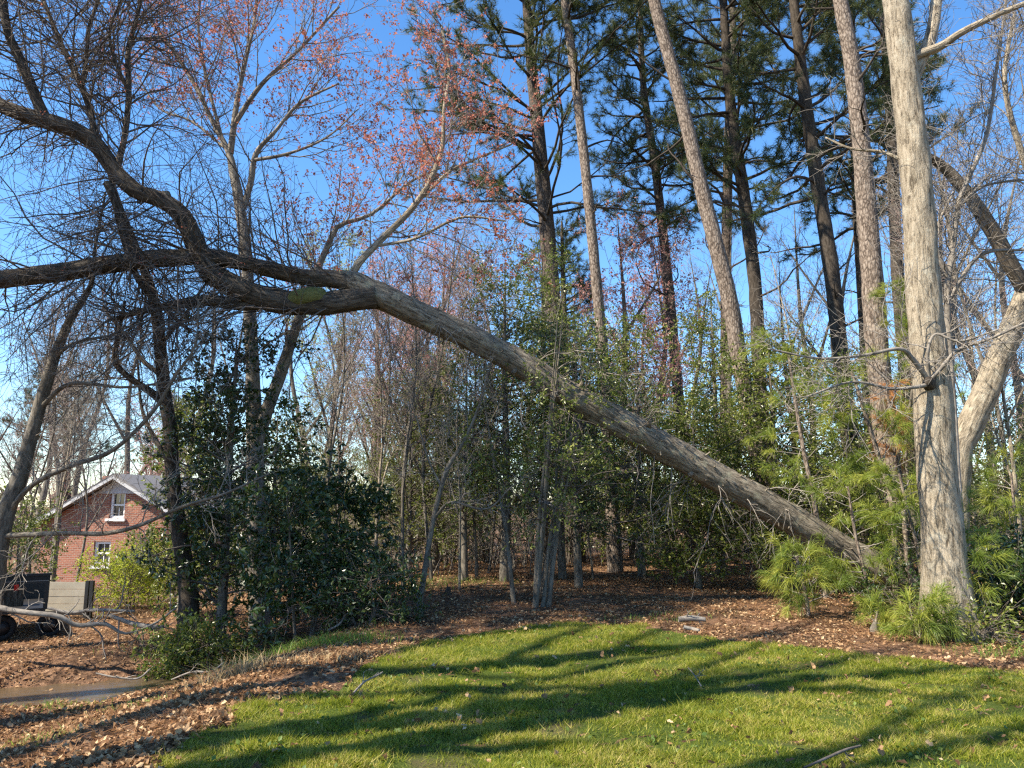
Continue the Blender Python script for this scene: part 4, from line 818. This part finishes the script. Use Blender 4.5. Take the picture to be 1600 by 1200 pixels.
M['redl'] = plain('red_lens', (.5, .02, .015), .3, var=.1)
M['glass'] = None
def glass_material():
    m, t, out = new_mat('window_glass'); p = node(t, 'ShaderNodeBsdfPrincipled', Roughness=.06); p.inputs['Base Color'].default_value = (.03, .04, .045, 1); p.inputs['Specular IOR Level'].default_value = .8
    t.links.new(p.outputs[0], out.inputs[0]); return m
M['glass'] = glass_material(); M['brick'] = brick_material()
HD = 33.0; pk = W(187, 744, HD); el = W(42, 824, HD); sc_x = pk[0]; half = pk[0] - el[0] - .25; zb = float(H(sc_x, HD)) - .6
house = thing('brick_house', (sc_x, HD, float(H(sc_x, HD))), 'red brick house gable with two white framed windows seen through branches', 'house')
hb = A([sc_x, HD, float(H(sc_x, HD))])
ez = el[2] + .12; pz = pk[2] - .12
house.rotation_euler = (0, 0, R_(-9))
w1a, w1b = W(172, 768, HD), W(195, 810, HD); w2a, w2b = W(144, 846, HD), W(170, 884, HD)
def flatpoly(name, mat, outer, holes, y0, thick, parent):
    bm = bmesh.new()
    es = []
    for loop in [outer] + holes:
        vs_ = [bm.verts.new((x - hb[0], y0 - hb[1], z - hb[2])) for x, z in loop]
        es += [bm.edges.new((vs_[i], vs_[(i + 1) % len(vs_)])) for i in range(len(vs_))]
    bmesh.ops.triangle_fill(bm, use_beauty=True, edges=es)
    r = bmesh.ops.extrude_face_region(bm, geom=bm.faces[:])
    bmesh.ops.translate(bm, vec=(0, thick, 0), verts=[v for v in r['geom'] if isinstance(v, bmesh.types.BMVert)])
    bmesh.ops.recalc_face_normals(bm, faces=bm.faces[:]); me = bpy.data.meshes.new(name); bm.to_mesh(me); bm.free(); me.materials.append(mat)
    o = bpy.data.objects.new(name, me); COL.objects.link(o); o.parent = parent; return o
rect = lambda a, b: [(a[0], b[2]), (b[0], b[2]), (b[0], a[2]), (a[0], a[2])]
slope = (pz - ez) / half; tz = pz - .62; tx = (pz - tz) / slope
flatpoly('wall', M['brick'], [(sc_x - half, zb), (sc_x + half, zb), (sc_x + half, ez), (sc_x + tx, tz), (sc_x - tx, tz), (sc_x - half, ez)], [rect(w1a, w1b), rect(w2a, w2b)], HD, .25, house)
flatpoly('gable_panel', M['siding'], [(sc_x - tx, tz + .004), (sc_x + tx, tz + .004), (sc_x, pz)], [], HD - .02, .2, house)
for sx in (-1, 1):
    g = Geo(); g.box((sc_x + sx * (half - .125), HD + 5.13, (zb + ez) / 2), (.12, 4.87, (ez - zb) / 2)); g.build('side_wall', M['brick'], house, hb, smooth=False)
    a = math.atan(slope); ln = (half + .35) / math.cos(a); mid = A([sc_x + sx * (half + .35) / 2, HD + 4.8, pz + .14 - slope * (half + .35) / 2]); rot = Matrix.Rotation(sx * a, 3, 'Y')
    g = Geo(); g.box(mid, (ln / 2, 5.2, .06), rot); rf = g.build('roof', M['roof'], house, hb, smooth=False)
    for c_ in range(9):
        off = -ln / 2 + ln * (c_ + .5) / 9; g = Geo(); g.box(mid + A(rot @ Vector((off, 0, .068 + .002 * (c_ % 2)))), (ln / 18 + .01, 5.21, .012), rot @ Matrix.Rotation(sx * .06, 3, 'Y')); g.build('shingle_course', M['roof'], rf, hb, smooth=False)
    g = Geo(); g.box(mid + A([0, -5.23, -.09]), (ln / 2, .025, .055), rot); g.build('rake_board', M['siding'], rf, hb, smooth=False)
for sx in (-1, 1):
    g = Geo(); gl = cat([[sc_x + sx * (half + .36), HD - .35, ez - .12, .06], [sc_x + sx * (half + .36), HD + 9.9, ez - .12, .06]], 4); g.tubes(gl[:, :3], gl[:, 3], 10); g.build('gutter', M['white'], house, hb)
g = Geo(); c0 = W(146, 757, HD + 4); g.box(c0 + A([0, 0, -.6]), (.35, .3, 1.0)); g.build('chimney', M['brick'], house, hb, smooth=False)
flatpoly('inner_sheet', M['black'], [(sc_x - half + .4, zb), (sc_x + half - .4, zb), (sc_x + half - .4, ez), (sc_x, pz - .5), (sc_x - half + .4, ez)], [], HD + .6, .04, house)  # black gable-shaped sheet set behind the window openings
for wa, wb in ((w1a, w1b), (w2a, w2b)):
    x0_, x1_, z0_, z1_ = wa[0], wb[0], wb[2], wa[2]; cx_, cz_ = (x0_ + x1_) / 2, (z0_ + z1_) / 2; hw, hz = (x1_ - x0_) / 2, (z1_ - z0_) / 2
    g = Geo(); f = .055
    for s in (-1, 1): g.box((cx_ + s * (hw - f), HD + .13, cz_), (f, .05, hz - .003)); g.box((cx_, HD + .132, cz_ + s * (hz - f)), (hw - 2 * f, .05, f))
    wf = g.build('window', M['white'], house, hb, smooth=False)
    g = Geo(); g.box((cx_, HD + .14, cz_), (hw - 2 * f, .03, .035)); g.box((cx_, HD + .155, cz_ + hz / 2), (.014, .015, hz / 2 - 2 * f)); g.box((cx_, HD + .155, cz_ - hz / 2), (.014, .015, hz / 2 - 2 * f)); g.build('sash_bar', M['white'], wf, hb, smooth=False)
    for sx in (-1, 1):
        for sz in (-1, 1):
            g = Geo(); g.box((cx_ + sx * (hw - 2 * f + .014) / 2, HD + .17, cz_ + sz * (hz - 2 * f + .035) / 2), ((hw - 2 * f - .014) / 2, .004, (hz - 2 * f - .035) / 2)); g.build('pane', M['glass'], wf, hb, smooth=False)
    g = Geo(); g.box((cx_, HD - .02, z0_ - .06), (hw + .1, .09, .055)); g.build('sill', M['white'], wf, hb, smooth=False)
# ------------------------------------------------------------------ black trailer and board panel
TD = 12.4; p0 = W(38, 985, TD); tzb = float(H(p0[0], TD))
tr_ = thing('utility_trailer', (p0[0], TD, tzb), 'black utility trailer with an open top parked under the branches by the house', 'trailer'); tb = A([p0[0], TD, tzb])
tr_.rotation_euler = (0, 0, R_(29))
pr, plx = W(70, 910, TD), W(-70, 910, TD); ztop = pr[2]; xr, xl = pr[0], plx[0]; zbed = W(0, 955, TD)[2]; dep = 1.5
def part(name, mat, c, h, parent=tr_, base=tb, rot=None):
    g = Geo(); g.box(c, h, rot); return g.build(name, mat, parent, base, smooth=False)
part('bed', M['black'], ((xl + xr) / 2, TD + dep / 2, zbed), ((xr - xl) / 2, dep / 2, .035))
part('far_side_panel', M['black'], ((xl + xr) / 2, TD + dep, (zbed + ztop) / 2), ((xr - xl) / 2, .015, (ztop - zbed) / 2))
for y in (0, dep): part('top_rail', M['black'], ((xl + xr) / 2, TD + y - .02, ztop), ((xr - xl) / 2 + .02, .03, .02))
for x in (xl, (xl + xr) / 2, xr): part('post', M['black'], (x, TD - .02, (zbed + ztop) / 2), (.03, .03, (ztop - zbed) / 2 - .02))
part('tail_light', M['redl'], (W(28, 918, TD)[0], TD + .06, W(28, 918, TD)[2]), (.03, .012, .04))
bb_ = W(22, 938, TD); part('cargo_board', M['limb'], (bb_[0], TD + .5, bb_[2]), (.13, .1, .13))
for wx in (8, 72, -40):
    wp = W(wx, 975, TD); r = .19; wc = A([wp[0], TD + .2, tzb + r])
    a = np.linspace(0, 2 * math.pi, 25)[:-1]
    prof = [(r * .6, -.07), (r * .93, -.085), (r, -.05), (r, .05), (r * .93, .085), (r * .6, .07)]
    V = A([[wc[0] + q * math.cos(t), wc[1] + y, wc[2] + q * math.sin(t)] for q, y in prof for t in a]); idx = np.arange(len(prof) * 24).reshape(len(prof), 24); nx_ = np.roll(idx, -1, 1)
    g = Geo(); g.add(V, np.stack([idx, nx_, np.roll(nx_, -1, 0), np.roll(idx, -1, 0)], -1).reshape(-1, 4)); ty = g.build('wheel', M['rubber'], tr_, tb)
    g = Geo(); g.tubes(A([[wc[0], wc[1] - .055, wc[2]], [wc[0], wc[1] - .03, wc[2]], [wc[0], wc[1] + .05, wc[2]]])[::-1], A([r * .6, r * .6, r * .6]), 24, cap=True); g.build('rim', M['black'], ty, tb)
bp = W(106, 950, 14.2); bz = float(H(bp[0], 14.2)); bx0, bx1 = W(73, 930, 14.2)[0], W(135, 930, 14.2)[0]; bt_, bbm = W(100, 909, 14.2)[2], W(100, 955, 14.2)[2]
bpn = thing('board_panel', (bp[0], 14.2, bz), 'weathered grey board panel with a dark post standing past the black trailer', 'panel'); pb = A([bp[0], 14.2, bz])
hgt = bt_ - bbm
for k in range(4): part('board', M['wood'], ((bx0 + bx1) / 2, 14.2 + .004 * (k % 2), bbm + hgt * (k + .5) / 4), ((bx1 - bx0) / 2, .015, hgt / 8 - .004), bpn, pb)
for x in (bx1 + .02, bx1 + .1): part('post', M['black'], (x, 14.2 - .02, (bt_ + bz) / 2), (.03, .03, (bt_ - bz) / 2 + .02), bpn, pb)
part('bottom_rail', M['black'], ((bx0 + bx1) / 2, 14.18, bbm - .03), ((bx1 - bx0) / 2 + .1, .03, .03), bpn, pb)

# ------------------------------------------------------------------ broken branches and small things on the ground
def branch(name, label, spec, mat, forks=3, seed=0, drop=True, fl_=1.):
    global rng
    rng = np.random.default_rng(1200 + seed); l = px_line(spec, 30)
    if drop: l[:, 2] = np.maximum(l[:, 2], H(l[:, 0], l[:, 1]) + l[:, 3] * .7)
    base = A([l[:, 0].mean(), l[:, 1].mean(), float(H(l[:, 0].mean(), l[:, 1].mean()))]); root = thing(name, base, label, 'branch')
    g = Geo(); g.tubes(l[:, :3], l[:, 3], 8, cap=True, lump=.05, seed=seed); g.build('stem', mat, root, base)
    P, R = stack([l]); P1, R1 = grow(P, R, forks * 3, .1, 1, .25 * fl_, .8 * fl_, (30, 80), 7, -.02, .2, .55, .012, .4, .3); P2, R2_ = grow(P1, R1, 3, .2, 1, .1 * fl_, .4 * fl_, (25, 65), 5, -.03, .2, .65, .006, .5, .3)
    P1[..., 2] = np.maximum(P1[..., 2], H(P1[..., 0], P1[..., 1]) + .005); P2[..., 2] = np.maximum(P2[..., 2], H(P2[..., 0], P2[..., 1]) + .004)
    g = Geo(); g.tubes(P1, R1, 5); g.tubes(P2, R2_, 3); g.build('twigs', mat, root, base, kind='stuff')
branch('broken_branch', 'long pale broken branch lying over the leaves in front of the black trailer', [(-60, 935, 10.4, 9), (0, 950, 10.4, 9), (40, 957, 10.4, 8), (90, 963, 10.5, 8), (120, 977, 10.6, 7), (165, 975, 10.7, 6), (195, 990, 10.8, 4), (240, 975, 11, 3), (275, 950, 11.2, 3)], M['twigpale'], 4, 1)
branch('broken_branch', 'thin pale branch lying level below the grey board panel', [(75, 950, 11.4, 4), (110, 957, 11.4, 5), (150, 953, 11.4, 5), (210, 955, 11.4, 4)], M['twigpale'], 3, 2)
branch('broken_branch', 'peeled yellowish branch on the bank below the lime shrub', [(172, 962, 11.6, 6), (200, 972, 11.5, 7), (225, 978, 11.4, 8), (255, 980, 11.3, 6)], M['twigpale'], 2, 3)
branch('thin_stick', 'thin curved stick over the muddy creek', [(150, 1052, 9.4, 2.5), (180, 1058, 9.4, 3), (215, 1060, 9.4, 3), (235, 1045, 9.5, 2)], M['twigpale'], 1, 4, False, fl_=.22)
branch('thin_stick', 'arched dry twig on the grassy end of the creek bank', [(268, 1062, 9.8, 2), (300, 1050, 9.8, 3), (330, 1049, 9.8, 3), (350, 1035, 9.9, 2)], M['twigpale'], 1, 5, fl_=.22)
branch('thin_stick', 'bent stick lying on the lawn among clover', [(1255, 1200, 4.95, 3), (1290, 1185, 5.1, 4), (1320, 1172, 5.2, 4), (1345, 1165, 5.3, 3)], M['twig'], 1, 6, fl_=.22)
branch('thin_stick', 'small pale stick across the bare soil patch in the lawn', [(552, 1083, 6.6, 3), (570, 1065, 6.9, 3), (590, 1055, 7.1, 2.5), (598, 1050, 7.2, 2)], M['twigpale'], 1, 7, fl_=.22)
branch('thin_stick', 'dry stick leaning in the leaves below the holly bush', [(512, 985, 10.6, 3), (530, 975, 10.8, 3), (540, 960, 11, 2)], M['twigpale'], 1, 8, fl_=.22)
branch('thin_stick', 'thin straw coloured stalk lying across a lawn shadow', [(1075, 1043, 7.6, 1.5), (1085, 1055, 7.4, 2), (1096, 1072, 7.1, 1.5)], M['twigpale'], 1, 9, fl_=.22)
branch('weathered_log', 'short grey rotten log where the lawn meets the brown needles', [(1060, 968, 10.9, 8), (1080, 966, 10.9, 9), (1102, 968, 10.9, 7)], M['twigpale'], 1, 10, fl_=.22)
branch('weathered_log', 'small bleached piece of wood in front of the rotten log', [(1068, 980, 10.4, 6), (1083, 983, 10.4, 6), (1092, 985, 10.3, 5)], M['twigpale'], 1, 11, fl_=.22)
# stumps
def stump(label, px, py, w, h, mat, seed):
    b = G(px, py); r = w * .5 * b[1] / FPX; hh = h * b[1] / FPX; root = thing('tree_stump', b, label, 'stump')
    l = cat([[*b + A([0, 0, -.05]), r * 1.4], [*b + A([0, 0, hh * .3]), r], [*b + A([.02, 0, hh]), r * .55]], 12); g = Geo(); g.tubes(l[:, :3], l[:, 3], 14, cap=True, lump=.2, seed=seed, flare=.5); g.build('wood', mat, root, b)
    g = Geo(); e = cat([[*b + A([.02, 0, hh * .8]), r * .4], [*b + A([-.01, 0, hh * 1.25]), r * .1]], 5); g.tubes(e[:, :3], e[:, 3], 8, cap=True, lump=.2, seed=seed); g.build('splinter', mat, root, b)
stump('dark rotten stump standing in the leaves beyond the crooked grey tree', 699, 930, 9, 12, M['dark'], 1)
stump('small weathered grey stump beside the bright pine seedling', 1366, 987, 9, 14, M['grey'], 2)
# grass tufts
def tuft(label, px, py, n, spread, h, mat, seed, group=None, nm='grass_tuft'):
    global rng
    rng = np.random.default_rng(1500 + seed); b = G(px, py); x, y = b[0] + rng.normal(size=n) * spread, b[1] + rng.normal(size=n) * spread * .5
    g = Geo(); v, q, t, nn = blades(0, x, y, h * .5, h, .007); g.add(v, q, t, N=nn); o = g.build(nm, mat, None, b, kind='stuff'); tag(o, label, 'grass', group)
tuft('fresh green grass tuft on the bank between creek and lawn', 545, 1003, 240, .35, .17, M['tuft'], 1)
tuft('tall green grass blades in front of the small holly bush', 500, 1010, 260, .4, .2, M['tuft'], 2)
tuft('wide weedy grass patch on the bank beside the creek end', 440, 1022, 380, .45, .16, M['tuft'], 3)
tuft('dry straw clump hanging over the creek bank', 365, 1060, 300, .22, .28, M['straw'], 4)
tuft('dry straw tuft among leaves next to the lawn edge', 520, 1032, 160, .3, .14, M['straw'], 5)
tuft('green weeds growing in leaves at the creek edge', 215, 1105, 130, .2, .09, M['tuft'], 6)
tuft('small green weeds by the muddy creek shore', 95, 1108, 160, .25, .1, M['tuft'], 7)
tuft('grassy tuft on the far shore below the peeled branch', 250, 1018, 200, .35, .1, M['tuft'], 8)
tuft('green ground cover behind the dark rotten stump', 680, 912, 700, .9, .16, M['tuft'], 9)
tuft('olive weeds in the leaf litter beyond the beige trunk', 1575, 1025, 260, .35, .13, M['tuft'], 10)
tuft('thin grass in the shade at the far end of the lawn', 1015, 968, 200, .5, .1, M['tuft'], 11)
tuft('sprouting weeds on the leaf bank near the lawn corner', 60, 1160, 140, .25, .1, M['tuft'], 12)

# ------------------------------------------------------------------ trees outside the frame whose shadows cross the lawn
rng = np.random.default_rng(61)
def offtree(x, y, h, seed, kind):
    b = (x, y, float(H(x, y)))
    lab = 'leafless grey tree beside the lawn whose shadow falls across the grass'
    if kind == 'bare': return sapling('shade_tree', lab, b, h, seed, .2, 'twig', 'grey', .05, 'trees beside the lawn casting shadows', .55, None, (.8, 2.2))
OFF = [(-7.0, 2.25, 18), (-9.5, 1.95, 19), (-7.6, 3.45, 18), (-10, 3.25, 20), (-8.2, 4.9, 18), (-10.5, 4.95, 20), (-6.6, 1.2, 17)]
o0 = offtree(*OFF[0], 70, 'bare'); o1 = offtree(*OFF[1], 71, 'bare'); rng = np.random.default_rng(64)
o0.rotation_euler = (0, 0, 2.1); o1.rotation_euler = (0, 0, 4.0)
for i, (x, y, h) in enumerate(OFF[2:]): copy_tree((o0, o1)[i % 2], (x, y, float(H(x, y))), rng.uniform(0, 6), h / 18.5)
for x, y, rz, k, src, lab in ((-10.9, 7.3, .7, .95, pC, 'tall pine shading the creek bank from beside the lawn'),):
    copy_tree(src, (x, y, float(H(x, y))), rz, k, lab, 'pines beside the lawn')
print('TRIS', sum(s for _, s in STATS)); 
from collections import Counter
cc_ = Counter()
for n_, s in STATS: cc_[n_] += s
print(cc_.most_common(14))
